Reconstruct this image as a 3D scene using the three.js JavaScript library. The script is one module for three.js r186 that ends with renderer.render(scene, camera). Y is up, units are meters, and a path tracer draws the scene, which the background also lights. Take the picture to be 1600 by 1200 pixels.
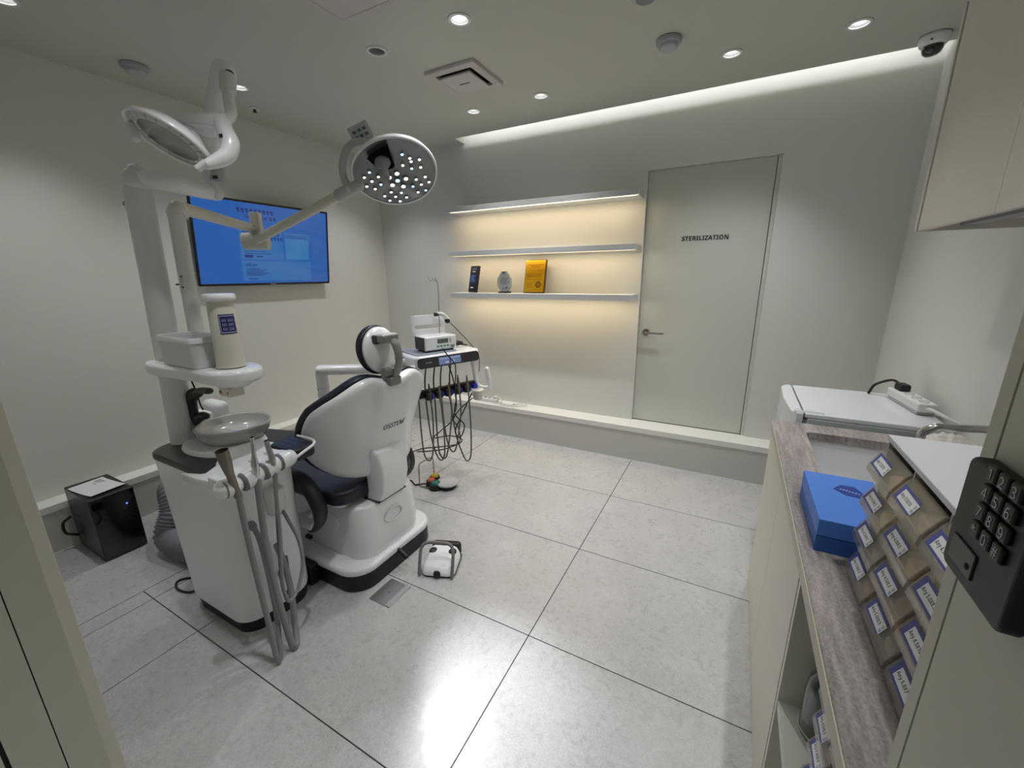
import * as THREE from 'three';
import { RoundedBoxGeometry } from 'three/addons/geometries/RoundedBoxGeometry.js';
import * as BGU from 'three/addons/utils/BufferGeometryUtils.js';
import { RectAreaLightUniformsLib } from 'three/addons/lights/RectAreaLightUniformsLib.js';
import { FontLoader } from 'three/addons/loaders/FontLoader.js';
import { TextGeometry } from 'three/addons/geometries/TextGeometry.js';

// ------------------------------------------------------------ camera, light levels, exposure
const scene = new THREE.Scene();
scene.background = new THREE.Color(0x000000);
const renderer = new THREE.WebGLRenderer({ antialias: true });
renderer.toneMapping = THREE.LinearToneMapping;
renderer.toneMappingExposure = 0.88;
renderer.shadowMap.enabled = true;
RectAreaLightUniformsLib.init();

const EYE = 1.5, FOC = 644.36, YAW = 0.495525, PITCH = 0.258309, ROLL = -0.0111058;
const mul = (A, B) => A.map((r) => B[0].map((_, j) => r.reduce((s, v, k) => s + v * B[k][j], 0)));
const [cY, sY, cP, sP, cR, sR] = [Math.cos(YAW), Math.sin(YAW), Math.cos(PITCH), Math.sin(PITCH), Math.cos(ROLL), Math.sin(ROLL)];
const RM = mul(mul([[cR, -sR, 0], [sR, cR, 0], [0, 0, 1]], [[1, 0, 0], [0, cP, -sP], [0, sP, cP]]), [[cY, 0, sY], [0, 1, 0], [-sY, 0, cY]]);
const camera = new THREE.PerspectiveCamera(2 * Math.atan(600 / FOC) * 180 / Math.PI, 1600 / 1200, 0.02, 30);
camera.quaternion.setFromRotationMatrix(new THREE.Matrix4().makeBasis(
  new THREE.Vector3(RM[0][0], -RM[0][1], -RM[0][2]),
  new THREE.Vector3(-RM[1][0], RM[1][1], RM[1][2]),
  new THREE.Vector3(-RM[2][0], RM[2][1], RM[2][2])));
camera.position.set(0, EYE, 0);
scene.add(camera);

const LIGHT = { down: 3.3, cove: 34, shelf: 32, surgical: 22, tv: 1.1, addedHall: 6 };
const COL = { down: 0xfdfdff, cove: 0xfdfdff, shelf: 0xffe2b4, surgical: 0xf4f8ff };

// ------------------------------------------------------------ helpers
const V = (x, y, z) => new THREE.Vector3(x, y, z);
function PX(u, v, axis, val) {            // photo pixel -> point on the plane axis = val
  const c = [(u - 800) / FOC, (v - 600) / FOC, 1];
  const d = [0, 1, 2].map((j) => RM[0][j] * c[0] + RM[1][j] * c[1] + RM[2][j] * c[2]);
  const r = [d[0], -d[1], -d[2]], o = [0, EYE, 0];
  if (axis === 'd') return V(o[0] + r[0] * val, o[1] + r[1] * val, o[2] + r[2] * val);
  const i = 'xyz'.indexOf(axis), t = (val - o[i]) / r[i];
  return V(o[0] + r[0] * t, o[1] + r[1] * t, o[2] + r[2] * t);
}
let seed = 7;
const rnd = () => { seed = (seed * 1664525 + 1013904223) >>> 0; return seed / 4294967296; };
const used = {};
function numbered(n) { used[n] = (used[n] ?? -1) + 1; return used[n] ? `${n}_${String(used[n]).padStart(3, '0')}` : n; }
const origin = new WeakMap();
function thing(name, label, category, pos = [0, 0, 0], group, turn = null) {
  const o = new THREE.Group(); o.name = numbered(name); scene.add(o);
  o.position.set(...pos); o.userData = { label, category };
  if (group) o.userData.group = group;
  if (turn !== null) { o.rotation.y = turn; origin.set(o, V(0, 0, 0)); } else origin.set(o, V(...pos));
  return o;
}
function part(parent, name, geo, mat, label) {
  const g = Array.isArray(geo) ? merge(geo) : geo;
  const o = origin.get(parent);
  g.translate(-o.x, -o.y, -o.z);
  const m = new THREE.Mesh(g, mat); m.name = name; m.castShadow = m.receiveShadow = true;
  if (label) m.userData.label = label;
  parent.add(m); origin.set(m, o);
  return m;
}
function single(name, label, category, geo, mat, group) {
  const g = Array.isArray(geo) ? merge(geo) : geo;
  g.computeBoundingBox(); const b = g.boundingBox;
  const p = V((b.min.x + b.max.x) / 2, b.min.y, (b.min.z + b.max.z) / 2);
  g.translate(-p.x, -p.y, -p.z);
  const m = new THREE.Mesh(g, mat); m.name = numbered(name); m.position.copy(p);
  m.castShadow = m.receiveShadow = true; m.userData = { label, category };
  if (group) m.userData.group = group;
  scene.add(m); origin.set(m, p);
  return m;
}
function struct(name, label, category, geo, mat) { const m = single(name, label, category, geo, mat); m.userData.kind = 'structure'; return m; }
function merge(list) {
  return BGU.mergeGeometries(list.map((g) => {
    const h = g.index ? g.toNonIndexed() : g;
    for (const k of Object.keys(h.attributes)) if (!['position', 'normal', 'uv'].includes(k)) h.deleteAttribute(k);
    if (!h.attributes.uv) h.setAttribute('uv', new THREE.BufferAttribute(new Float32Array(h.attributes.position.count * 2), 2));
    return h;
  }));
}
function box(x0, x1, y0, y1, z0, z1, r = 0) {
  const w = Math.abs(x1 - x0), h = Math.abs(y1 - y0), d = Math.abs(z1 - z0);
  const g = r ? new RoundedBoxGeometry(w, h, d, 3, Math.min(r, w / 2.01, h / 2.01, d / 2.01)) : new THREE.BoxGeometry(w, h, d);
  g.translate((x0 + x1) / 2, (y0 + y1) / 2, (z0 + z1) / 2);
  return g;
}
function metreUV(g, s = 1, swap = false) {       // uv in metres from the dominant face direction
  const h = g.index ? g.toNonIndexed() : g, p = h.attributes.position, n = h.attributes.normal, uv = h.attributes.uv;
  for (let i = 0; i < p.count; i++) {
    const ax = Math.abs(n.getX(i)), ay = Math.abs(n.getY(i)), az = Math.abs(n.getZ(i));
    let a, b;
    if (ay >= ax && ay >= az) { a = p.getX(i); b = p.getZ(i); } else if (ax >= az) { a = p.getY(i); b = p.getZ(i); } else { a = p.getX(i); b = p.getY(i); }
    uv.setXY(i, (swap ? b : a) / s, (swap ? a : b) / s);
  }
  return h;
}
function cyl(a, b, r0, r1 = r0, seg = 24) {
  const d = b.clone().sub(a), g = new THREE.CylinderGeometry(r1, r0, d.length(), seg);
  g.applyQuaternion(new THREE.Quaternion().setFromUnitVectors(V(0, 1, 0), d.clone().normalize()));
  g.translate((a.x + b.x) / 2, (a.y + b.y) / 2, (a.z + b.z) / 2);
  return g;
}
function ball(c, r, sx = 1, sy = 1, sz = 1, seg = 20) { const g = new THREE.SphereGeometry(r, seg, Math.round(seg * 0.7)); g.scale(sx, sy, sz); g.translate(c.x, c.y, c.z); return g; }
// swept tube with radius list; rounded ends; optional flattening b/a with reference vector
function sweep(pts, radii, { n = 0, seg = 14, flat = 1, ref = null, cap = true, tension = 0.5, closed = false } = {}) {
  const curve = new THREE.CatmullRomCurve3(pts, closed, 'catmullrom', tension);
  const N = n || Math.max(8, pts.length * 8);
  const rAt = (t) => {
    if (!Array.isArray(radii)) return radii;
    const f = t * (radii.length - 1), i = Math.min(radii.length - 2, Math.floor(f)), k = f - i;
    return radii[i] * (1 - k) + radii[i + 1] * k;
  };
  const fr = curve.computeFrenetFrames(N, closed);
  const rings = [];
  const push = (c, T, r, Nn, B) => rings.push({ c, r, Nn, B });
  const frame = (i) => {
    const T = fr.tangents[i];
    if (ref) { const B = ref.clone().sub(T.clone().multiplyScalar(ref.dot(T))).normalize(); const Nn = B.clone().cross(T).normalize(); return [T, Nn, B]; }
    return [T, fr.normals[i], fr.binormals[i]];
  };
  const capSteps = cap && !closed ? 4 : 0;
  for (let k = 0; k < capSteps; k++) {
    const a = (k / capSteps) * Math.PI / 2, [T, Nn, B] = frame(0), r = rAt(0);
    push(curve.getPointAt(0).addScaledVector(T, -r * Math.cos(a) * Math.min(1, flat) * 0.9), T, r * Math.sin(a) + 1e-5, Nn, B);
  }
  for (let i = 0; i <= N; i++) { const [T, Nn, B] = frame(i); push(curve.getPointAt(i / N), T, rAt(i / N), Nn, B); }
  for (let k = capSteps - 1; k >= 0; k--) {
    const a = (k / capSteps) * Math.PI / 2, [T, Nn, B] = frame(N), r = rAt(1);
    push(curve.getPointAt(1).addScaledVector(T, r * Math.cos(a) * Math.min(1, flat) * 0.9), T, r * Math.sin(a) + 1e-5, Nn, B);
  }
  const pos = [], uv = [], idx = [];
  rings.forEach((R, i) => {
    for (let j = 0; j <= seg; j++) {
      const a = (j / seg) * Math.PI * 2;
      const p = R.c.clone().addScaledVector(R.Nn, Math.cos(a) * R.r).addScaledVector(R.B, Math.sin(a) * R.r * flat);
      pos.push(p.x, p.y, p.z); uv.push(j / seg, i / rings.length);
    }
  });
  for (let i = 0; i < rings.length - 1; i++) for (let j = 0; j < seg; j++) {
    const a = i * (seg + 1) + j, b = a + seg + 1;
    idx.push(a, a + 1, b, b, a + 1, b + 1);
  }
  const g = new THREE.BufferGeometry();
  g.setAttribute('position', new THREE.Float32BufferAttribute(pos, 3)); g.setAttribute('uv', new THREE.Float32BufferAttribute(uv, 2));
  g.setIndex(idx); g.computeVertexNormals();
  // weld the normals of the seam
  const nn = g.attributes.normal;
  for (let i = 0; i < rings.length; i++) {
    const a = i * (seg + 1), b = a + seg, x = nn.getX(a) + nn.getX(b), y = nn.getY(a) + nn.getY(b), z = nn.getZ(a) + nn.getZ(b), l = Math.hypot(x, y, z) || 1;
    nn.setXYZ(a, x / l, y / l, z / l); nn.setXYZ(b, x / l, y / l, z / l);
  }
  return g;
}
const hose = (pts, r, o = {}) => sweep(pts, r, { seg: 10, n: pts.length * 10, ...o });
function lathe(profile, c, dir = V(0, 1, 0), seg = 40) {
  const g = new THREE.LatheGeometry(profile.map(([x, y]) => new THREE.Vector2(x, y)), seg);
  g.applyQuaternion(new THREE.Quaternion().setFromUnitVectors(V(0, 1, 0), dir.clone().normalize()));
  g.translate(c.x, c.y, c.z);
  return g;
}
function rrShape(w, h, r) {
  const s = new THREE.Shape(), x = -w / 2, y = -h / 2;
  s.moveTo(x + r, y); s.lineTo(x + w - r, y); s.absarc(x + w - r, y + r, r, -Math.PI / 2, 0);
  s.lineTo(x + w, y + h - r); s.absarc(x + w - r, y + h - r, r, 0, Math.PI / 2);
  s.lineTo(x + r, y + h); s.absarc(x + r, y + h - r, r, Math.PI / 2, Math.PI);
  s.lineTo(x, y + r); s.absarc(x + r, y + r, r, Math.PI, Math.PI * 1.5);
  return s;
}
function polyShape(pts, smooth = false) {
  const s = new THREE.Shape();
  if (smooth) { s.moveTo(pts[0][0], pts[0][1]); s.splineThru(pts.slice(1).map((p) => new THREE.Vector2(...p))); } else { pts.forEach((p, i) => (i ? s.lineTo(...p) : s.moveTo(...p))); s.closePath(); }
  return s;
}
function extr(shape, depth, bevel = 0, seg = 3) {
  return new THREE.ExtrudeGeometry(shape, bevel ? { depth: depth - 2 * bevel, bevelEnabled: true, bevelThickness: bevel, bevelSize: bevel, bevelOffset: -bevel, bevelSegments: seg, curveSegments: 10 } : { depth, bevelEnabled: false, curveSegments: 16 }).translate(0, 0, bevel || 0);
}
// horizontal rounded slab: plan rectangle with corner radius, bevelled top and bottom
function slab(x0, x1, z0, z1, y0, y1, r, bevel = 0) {
  const g = extr(rrShape(Math.abs(x1 - x0), Math.abs(z1 - z0), r), y1 - y0, bevel);
  g.rotateX(-Math.PI / 2); g.translate((x0 + x1) / 2, y0, (z0 + z1) / 2);
  return g;
}
// loft through closed rings of equal point count, capped with fans
function loft(rings, capA = true, capB = true) {
  const n = rings[0].length, pos = [], uv = [], idx = [];
  rings.forEach((R, i) => { R.forEach((p, j) => { pos.push(p.x, p.y, p.z); uv.push(j / n, i / rings.length); }); });
  for (let i = 0; i < rings.length - 1; i++) for (let j = 0; j < n; j++) {
    const a = i * n + j, b = i * n + (j + 1) % n, c = a + n, d = b + n;
    idx.push(a, b, c, c, b, d);
  }
  const cap = (R, off, flip) => {
    const c = R.reduce((s, p) => s.add(p), V(0, 0, 0)).multiplyScalar(1 / n), k = pos.length / 3;
    pos.push(c.x, c.y, c.z); uv.push(0.5, 0.5);
    R.forEach((p) => { pos.push(p.x, p.y, p.z); uv.push(0.5, 0.5); });
    for (let j = 0; j < n; j++) flip ? idx.push(k, k + 1 + j, k + 1 + (j + 1) % n) : idx.push(k, k + 1 + (j + 1) % n, k + 1 + j);
  };
  if (capA) cap(rings[0], 0, false);
  if (capB) cap(rings[rings.length - 1], 0, true);
  const g = new THREE.BufferGeometry();
  g.setAttribute('position', new THREE.Float32BufferAttribute(pos, 3)); g.setAttribute('uv', new THREE.Float32BufferAttribute(uv, 2));
  g.setIndex(idx); g.computeVertexNormals();
  return g;
}
function rrRing(y, x0, x1, z0, z1, r, k = 8) {   // rounded rectangle ring in plan
  const P = [], cs = [[x1 - r, z1 - r, 0], [x0 + r, z1 - r, 90], [x0 + r, z0 + r, 180], [x1 - r, z0 + r, 270]];
  for (const [cx, cz, a0] of cs) for (let i = 0; i <= k; i++) { const a = (a0 + (90 * i) / k) * Math.PI / 180; P.push(V(cx + r * Math.cos(a), y, cz + r * Math.sin(a))); }
  return P.reverse();
}

// ------------------------------------------------------------ materials
const std = (color, roughness = 0.5, o = {}) => new THREE.MeshStandardMaterial({ color, roughness, ...o });
const phy = (color, roughness = 0.4, o = {}) => new THREE.MeshPhysicalMaterial({ color, roughness, ...o });
const canvasTex = (w, h, draw, srgb = true) => {
  const c = document.createElement('canvas'); c.width = w; c.height = h; draw(c.getContext('2d'), w, h);
  const t = new THREE.CanvasTexture(c); if (srgb) t.colorSpace = THREE.SRGBColorSpace;
  t.wrapS = t.wrapT = THREE.RepeatWrapping; t.anisotropy = 8; return t;
};
function noiseGrid(n, seed0) { let s = seed0; const r = () => { s = (s * 1664525 + 1013904223) >>> 0; return s / 4294967296; }; const a = new Float32Array(n * n).map(() => r()); return (x, y) => { const xi = Math.floor(x), yi = Math.floor(y), fx = x - xi, fy = y - yi, u = fx * fx * (3 - 2 * fx), v = fy * fy * (3 - 2 * fy); const g = (i, j) => a[((j % n) + n) % n * n + ((i % n) + n) % n]; return (g(xi, yi) * (1 - u) + g(xi + 1, yi) * u) * (1 - v) + (g(xi, yi + 1) * (1 - u) + g(xi + 1, yi + 1) * u) * v; }; }
function dataTex(n, f, srgb = true) {
  const d = new Uint8Array(n * n * 4);
  for (let j = 0; j < n; j++) for (let i = 0; i < n; i++) { const c = f(i / n, j / n, i, j); const k = (j * n + i) * 4; d[k] = c[0]; d[k + 1] = c[1]; d[k + 2] = c[2]; d[k + 3] = 255; }
  const t = new THREE.DataTexture(d, n, n); if (srgb) t.colorSpace = THREE.SRGBColorSpace;
  t.wrapS = t.wrapT = THREE.RepeatWrapping; t.magFilter = THREE.LinearFilter; t.minFilter = THREE.LinearMipmapLinearFilter; t.generateMipmaps = true; t.needsUpdate = true; return t;
}
const n8 = noiseGrid(8, 11), n16 = noiseGrid(16, 5), n64 = noiseGrid(64, 23), n256 = noiseGrid(256, 9), n512 = noiseGrid(512, 3);
const clamp = (v) => Math.max(0, Math.min(255, v));
const tileTex = dataTex(1024, (u, v) => {
  const a = n8(u * 8, v * 8) - 0.5, b = n64(u * 64, v * 64) - 0.5, c = n256(u * 256, v * 256) - 0.5, d = n512(u * 512, v * 512) - 0.5;
  let g = 186 + a * 8 + b * 8 + c * 15 + d * 20;
  const pit = n256(u * 256 + 31, v * 128 + 77); if (pit > 0.965 && n16(u * 16, v * 16) > 0.5) g -= (pit - 0.965) * 260;
  return [clamp(g + 1), clamp(g), clamp(g - 1)];
});
const tileRough = dataTex(512, (u, v) => { const a = n64(u * 64, v * 64), b = n16(u * 16, v * 16); const g = 118 + a * 50 + b * 30; return [g, g, g]; }, false);
const stoneTex = dataTex(1024, (u, v) => {   // grey-brown wood/travertine laminate, veins along v
  const w = n8(u * 8, v * 4) * 0.35 + n16(u * 16, v * 8) * 0.12;
  const s = n64((u + w * 0.06) * 150, v * 13), t = n256((u + w * 0.05) * 420, v * 46), f = n512(u * 700, v * 420), b = n16((u + w * 0.08) * 42, v * 7);
  let g = 152 + (s - 0.5) * 26 + (t - 0.5) * 22 + (f - 0.5) * 30 + (b - 0.5) * 30;
  const pit = n256(u * 200 + 9, v * 150 + 3); if (pit > 0.965) g -= 38;
  return [clamp(g * 1.02 + 2), clamp(g * 0.975), clamp(g * 0.945)];
});
const orange = dataTex(512, (u, v) => { const g = 128 + (n256(u * 256, v * 256) - 0.5) * 120 + (n64(u * 64, v * 64) - 0.5) * 60; return [g, g, g]; }, false);

const M = {
  paint: std(0xdddeD8, 0.75, { bumpMap: orange, bumpScale: 0.0004 }),
  ceil: std(0xc9cabf, 0.85),
  plinth: std(0xc9c9c2, 0.55),
  ledge: std(0xe9e9e2, 0.45),
  door: std(0xcfd1c8, 0.5),
  jamb: std(0xd3d2c2, 0.6),
  grooveShade: std(0x4c4a44, 0.8),
  grout: std(0x3f3933, 0.9),
  tile: std(0xffffff, 0.5, { map: tileTex, roughnessMap: tileRough }),
  shelf: std(0xd2d4d2, 0.5),
  white: phy(0xf1f2f3, 0.28, { clearcoat: 0.4, clearcoatRoughness: 0.2 }),
  whiteSoft: std(0xe2e3e1, 0.5),
  offwhite: phy(0xd8d6c8, 0.35, { clearcoat: 0.3 }),
  lightGrey: std(0xb9bbba, 0.45),
  grey: std(0x85868a, 0.5),
  midGrey: std(0x77777a, 0.4),
  darkGrey: std(0x3c3d40, 0.5),
  black: std(0x121315, 0.45),
  blackGloss: phy(0x08090b, 0.08, { clearcoat: 1, clearcoatRoughness: 0.04 }),
  navy: phy(0x131826, 0.42, { sheen: 0.05, sheenRoughness: 0.5 }),
  chrome: std(0xd0d0d0, 0.12, { metalness: 1 }),
  steel: std(0x9b9a96, 0.3, { metalness: 1 }),
  bronze: std(0x857d73, 0.35, { metalness: 0.7 }),
  aluminium: std(0xb5b5b4, 0.4, { metalness: 0.9 }),
  ceramic: phy(0xb9bab6, 0.15, { clearcoat: 0.6 }),
  hoseGrey: std(0x8b8b8a, 0.5),
  hoseDark: std(0x5e5c59, 0.5),
  cableBlack: std(0x161616, 0.5),
  cableWhite: std(0xdcdcd6, 0.5),
  blueBoxTop: std(0x4f86e0, 0.55),
  blueBox: std(0x2f62b4, 0.55),
  blueDark: std(0x1c3d96, 0.5),
  blueGlow: std(0x1b2a9c, 0.3, { emissive: 0x2a3cff, emissiveIntensity: 0.06 }),
  stone: std(0xffffff, 0.55, { map: stoneTex }),
  cabinet: std(0xdbdacd, 0.5),
  upper: std(0xd6cfc3, 0.6),
  fridge: phy(0xe6eaee, 0.25, { clearcoat: 0.4 }),
  plastic: phy(0xefedea, 0.08, { transmission: 0.92, thickness: 0, ior: 1.45 }),
  plasticGrey: phy(0xaaa8a4, 0.25, { transmission: 0.35, thickness: 0 }),
  glass: phy(0xeef3f0, 0.05, { transmission: 1, thickness: 0 }),
  bottle: phy(0x55665c, 0.08, { transmission: 0.45, thickness: 0, clearcoat: 1 }),
  ink: std(0x17181a, 0.6),
};
const font = await new FontLoader().loadAsync('fonts/droid/droid_sans_bold.typeface.json');
const fontR = await new FontLoader().loadAsync('fonts/droid/droid_sans_regular.typeface.json');
function text(str, size, depth = 0.001, f = font) {     // centred on x, baseline at y = 0, facing +z
  const g = new TextGeometry(str, { font: f, size, depth, curveSegments: 4, bevelEnabled: false });
  g.computeBoundingBox(); g.translate(-(g.boundingBox.min.x + g.boundingBox.max.x) / 2, 0, 0); return g;
}

// ------------------------------------------------------------ the room
const WX = -3.37, WZ = -3.406, RX = 0.84, CH = 2.63, PZ = -3.239, PXL = -3.25, HZ = 1.9;
const DX0 = -0.686, DX1 = 0.1545, DY1 = 2.237, LEDGE = 0.296;
{
  const floor = new THREE.Group(); floor.name = 'floor'; scene.add(floor); origin.set(floor, V(0, 0, 0));
  floor.userData = { label: 'pale grey concrete-look porcelain tile floor with dark joints', category: 'floor', kind: 'structure' };
  part(floor, 'grout_bed', box(WX - 0.1, 1.5, -0.12, -0.003, HZ + 0.1, WZ - 0.1), M.grout);
  const xs = [-3.30, -2.443, -2.338, -1.932, -0.632, 0.673, 1.4], g = 0.0022;
  const zsA = [HZ + 0.07, 1.31, 0.66, 0.012, -0.64, -1.294, -1.947, -2.6, -3.27], zsB = [HZ + 0.07, 0.6, -0.2, -1.6, -2.6, -3.27];
  for (let i = 0; i < xs.length - 1; i++) {
    const zs = i === 0 ? zsB : zsA;
    for (let j = 0; j < zs.length - 1; j++) {
      const t = metreUV(box(xs[i] + g, xs[i + 1] - g, -0.012, 0, zs[j + 1] + g, zs[j] - g), 1.0);
      const uv = t.attributes.uv, ou = rnd(), ov = rnd();
      for (let k = 0; k < uv.count; k++) uv.setXY(k, uv.getX(k) + ou, uv.getY(k) + ov);
      part(floor, 'floor_tile', t, M.tile);
    }
  }
}
struct('wall_back', 'cream painted wall behind the lit shelves and sterilization door', 'wall', [
  box(WX - 0.12, DX0, 0, 2.92, WZ - 0.12, WZ), box(DX1, RX + 0.12, 0, 2.92, WZ - 0.12, WZ), box(DX0, DX1, DY1, 2.92, WZ - 0.12, WZ),
  box(DX0, DX1, 0, 0.25, WZ - 0.12, WZ), box(DX0, DX1, 0.25, DY1, WZ - 0.14, WZ - 0.1)], M.paint);
struct('wall_left', 'cream painted wall behind the wall television', 'wall', box(WX - 0.12, WX, 0, 2.92, WZ - 0.12, 0.3), M.paint);
struct('wall_right', 'cream painted wall behind the worktop and fridge', 'wall', box(RX, RX + 0.12, 0, 2.92, WZ - 0.12, -0.3), M.paint);
struct('wall_front', 'cream painted entrance wall around the doorway', 'wall', [
  box(WX, -1.236, 0, CH, -0.195, 0.25), box(0.206, RX + 0.12, 0, CH, -0.478, 0.25), box(-1.236, 0.206, 2.25, CH, 0.1, 0.25)], M.paint);
struct('wall_hall', 'plain walls of the corridor outside the doorway', 'wall', [
  box(-1.72, -1.6, 0, CH, 0.25, HZ), box(1.1, 1.22, 0, CH, 0.25, HZ), box(-1.72, 1.22, 0, CH, HZ, HZ + 0.12)], M.paint);
{
  // door lining boards of the entrance, left and right of the camera
  const t1 = struct('trim_1', 'chamfered cream door lining on the television side of the entrance', 'trim', (() => {
    const s = polyShape([[-1.236, -0.2045], [-1.2285, -0.2026], [-1.22, -0.1795], [-1.22, -0.1212], [-1.236, -0.1212]]);
    const a = extr(s, 2.25); a.rotateX(Math.PI / 2); a.translate(0, 2.25, 0);
    return [a, box(-1.236, -1.22, 0, 2.25, -0.119, -0.0545), box(-1.236, -1.22, 0, 2.25, -0.047, 0.25)];
  })(), M.jamb);
  part(t1, 'joint', box(-1.236, -1.229, 0, 2.25, -0.123, -0.045), M.black);  // black backing: a seal at one gap, painted shade in the other
  const t2 = struct('trim_2', 'cream door lining with a narrow joint beside the worktop', 'trim', [
    box(0.2, 0.206, 0, 2.25, -0.4815, -0.4625), box(0.2, 0.206, 0, 2.25, -0.459, 0.25)], M.jamb);
  part(t2, 'joint', box(0.2035, 0.206, 0, 2.25, -0.463, -0.4585), M.grooveShade);  // dark backing colour stands for the shade inside this narrow gap
}
// raised plinth with a ledge along two walls
struct('baseboard_back', 'pale grey plinth with white ledge below the shelves and door', 'plinth', box(WX, RX, 0, 0.252, WZ, PZ), M.plinth);
struct('trim_3', 'white ledge board running below the lit shelves and door', 'ledge', box(PXL + 0.002, RX, 0.252, LEDGE, WZ - 0.03, PZ + 0.006, 0.003), M.ledge);
struct('baseboard_left', 'pale grey plinth below the television wall', 'plinth', box(WX, PXL, 0, 0.242, PZ, -0.2), M.plinth);
struct('trim_4', 'white ledge board running below the television wall', 'ledge', box(WX, PXL + 0.006, 0.242, 0.284, PZ + 0.008, -0.2, 0.003), M.ledge);
struct('trim_5', 'white sealant bead between floor and plinth below the door', 'trim', box(PXL, RX, 0, 0.004, PZ, PZ + 0.005), M.whiteSoft);
struct('trim_6', 'white sealant bead between floor and plinth below the television', 'trim', box(PXL, PXL + 0.005, 0, 0.004, PZ, -0.2), M.whiteSoft);

// ceiling with a light cove along the back wall and holes for the downlights
const LAMPS = [[-1.261, -1.868], [-1.281, -2.81], [-1.805, -2.81], [-0.175, -2.831], [0.36, -2.824, -0.35, -2.5], [-2.832, -1.776], [-2.824, -0.82],
  [-0.175, -1.87], [-1.28, -0.85], [-2.835, -2.805], [0.36, -0.85]];  // last entry is an added lamp out of view, brightening the near worktop
const DEAD = [[-1.792, -1.882]];
const ADDED_HALL = [[-0.6, 1.1]];  // corridor lamp added behind the camera to lift the door linings
const CVX = -2.29, CVZ = -3.242;
{
  const s = polyShape([[WX - 0.12, -HZ - 0.12], [RX + 0.4, -HZ - 0.12], [RX + 0.4, 0.3], [RX + 0.12, 0.3], [RX + 0.12, -CVZ], [CVX, -CVZ], [CVX, -WZ], [WX - 0.12, -WZ]]);
  for (const [x, z] of [...LAMPS, ...DEAD, ...ADDED_HALL]) { const h = new THREE.Path(); h.absarc(x, -z, 0.045, 0, Math.PI * 2, true); s.holes.push(h); }
  s.holes.push(new THREE.Path(rrShape(0.25, 0.25, 0.004).getPoints(4).map((p) => new THREE.Vector2(p.x - 1.567, p.y + 2.352)).reverse()));
  const g = extr(s, 0.06); g.rotateX(-Math.PI / 2); g.translate(0, CH, 0);
  struct('ceiling', 'flat cream ceiling with a lit cove along the back wall', 'ceiling', [g,
    box(CVX - 0.02, RX + 0.12, 2.88, 2.92, WZ, -3.04), box(CVX - 0.02, RX + 0.12, CH + 0.06, 2.88, -3.06, -3.04), box(CVX - 0.02, CVX, CH + 0.06, 2.88, WZ, -3.04)], M.ceil);
}
function rect(color, intensity, w, h, pos, dir) {
  const l = new THREE.RectAreaLight(color, intensity, w, h); l.position.copy(pos); l.lookAt(pos.clone().add(dir)); return l;
}
{
  const cove = single('cove_light', 'white led strip hidden in the ceiling cove', 'light', box(CVX + 0.03, RX - 0.01, 2.700, 2.714, -3.185, -3.165),
    std(0xffffff, 0.6, { emissive: COL.cove, emissiveIntensity: 3 }));
  const l = rect(COL.cove, LIGHT.cove, RX - CVX - 0.06, 0.014, V((CVX + RX) / 2, 2.718, -3.192), V(0, 0.35, -1)); scene.add(l);
}
function downlight(x, z, lit, label, group, ax = x, az = z) {
  const t = thing('ceiling_downlight', label, 'downlight', [x, CH - 0.006, z], group);
  part(t, 'trim_ring', lathe([[0.040, 0.006], [0.040, 0.0], [0.052, 0.0015], [0.054, 0.006], [0.040, 0.006]], V(x, CH - 0.006, z), V(0, 1, 0), 32), M.whiteSoft);
  part(t, 'reflector', lathe([[0.0425, CH - 0.002], [0.033, CH + 0.028], [0.033, CH + 0.05], [0.0, CH + 0.05]], V(x, 0, z), V(0, 1, 0), 28), M.aluminium);
  part(t, 'lens', lathe([[0.0, CH + 0.024], [0.030, CH + 0.026], [0.0328, CH + 0.03], [0.0, CH + 0.031]], V(x, 0, z), V(0, 1, 0), 24),
    lit ? std(0xffffff, 0.4, { emissive: COL.down, emissiveIntensity: 14 }) : M.midGrey);
  if (lit) {
    const l = new THREE.SpotLight(COL.down, lit * LIGHT.down, 0, 50 * Math.PI / 180, 1.0, 2);
    l.position.set(x, CH + 0.018, z); l.target.position.set(ax, 0, az); l.castShadow = true; l.shadow.radius = 1.4; l.shadow.mapSize.set(1024, 1024);
    l.shadow.camera.near = 0.02;
    scene.add(l); scene.add(l.target);
  }
}
const lampLabels = ['lit round downlight beside the square air outlet, towards the entrance', 'lit round downlight before the ceiling cove, nearer the door', 'lit round downlight before the ceiling cove, above the shelf end',
  'lit round downlight before the ceiling cove, between smoke detector and dome camera', 'lit round downlight beside the dome camera', 'lit round downlight behind the dental lamp arm', 'lit round downlight over the black box corner',
  'lit round downlight over the open floor', 'lit round downlight over the entrance floor', 'lit round downlight hidden behind the surgical lamp panel', 'added unseen downlight brightening the near worktop end'];
LAMPS.forEach(([x, z, ax, az], i) => downlight(x, z, 1, lampLabels[i], 'recessed ceiling downlights', ax, az));
DEAD.forEach(([x, z]) => downlight(x, z, 0, 'unlit round downlight beside the lit one near the air outlet', 'recessed ceiling downlights'));
ADDED_HALL.forEach(([x, z]) => downlight(x, z, LIGHT.addedHall / LIGHT.down, 'added unseen downlight in the corridor, brightening the door linings', 'recessed ceiling downlights'));

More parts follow.
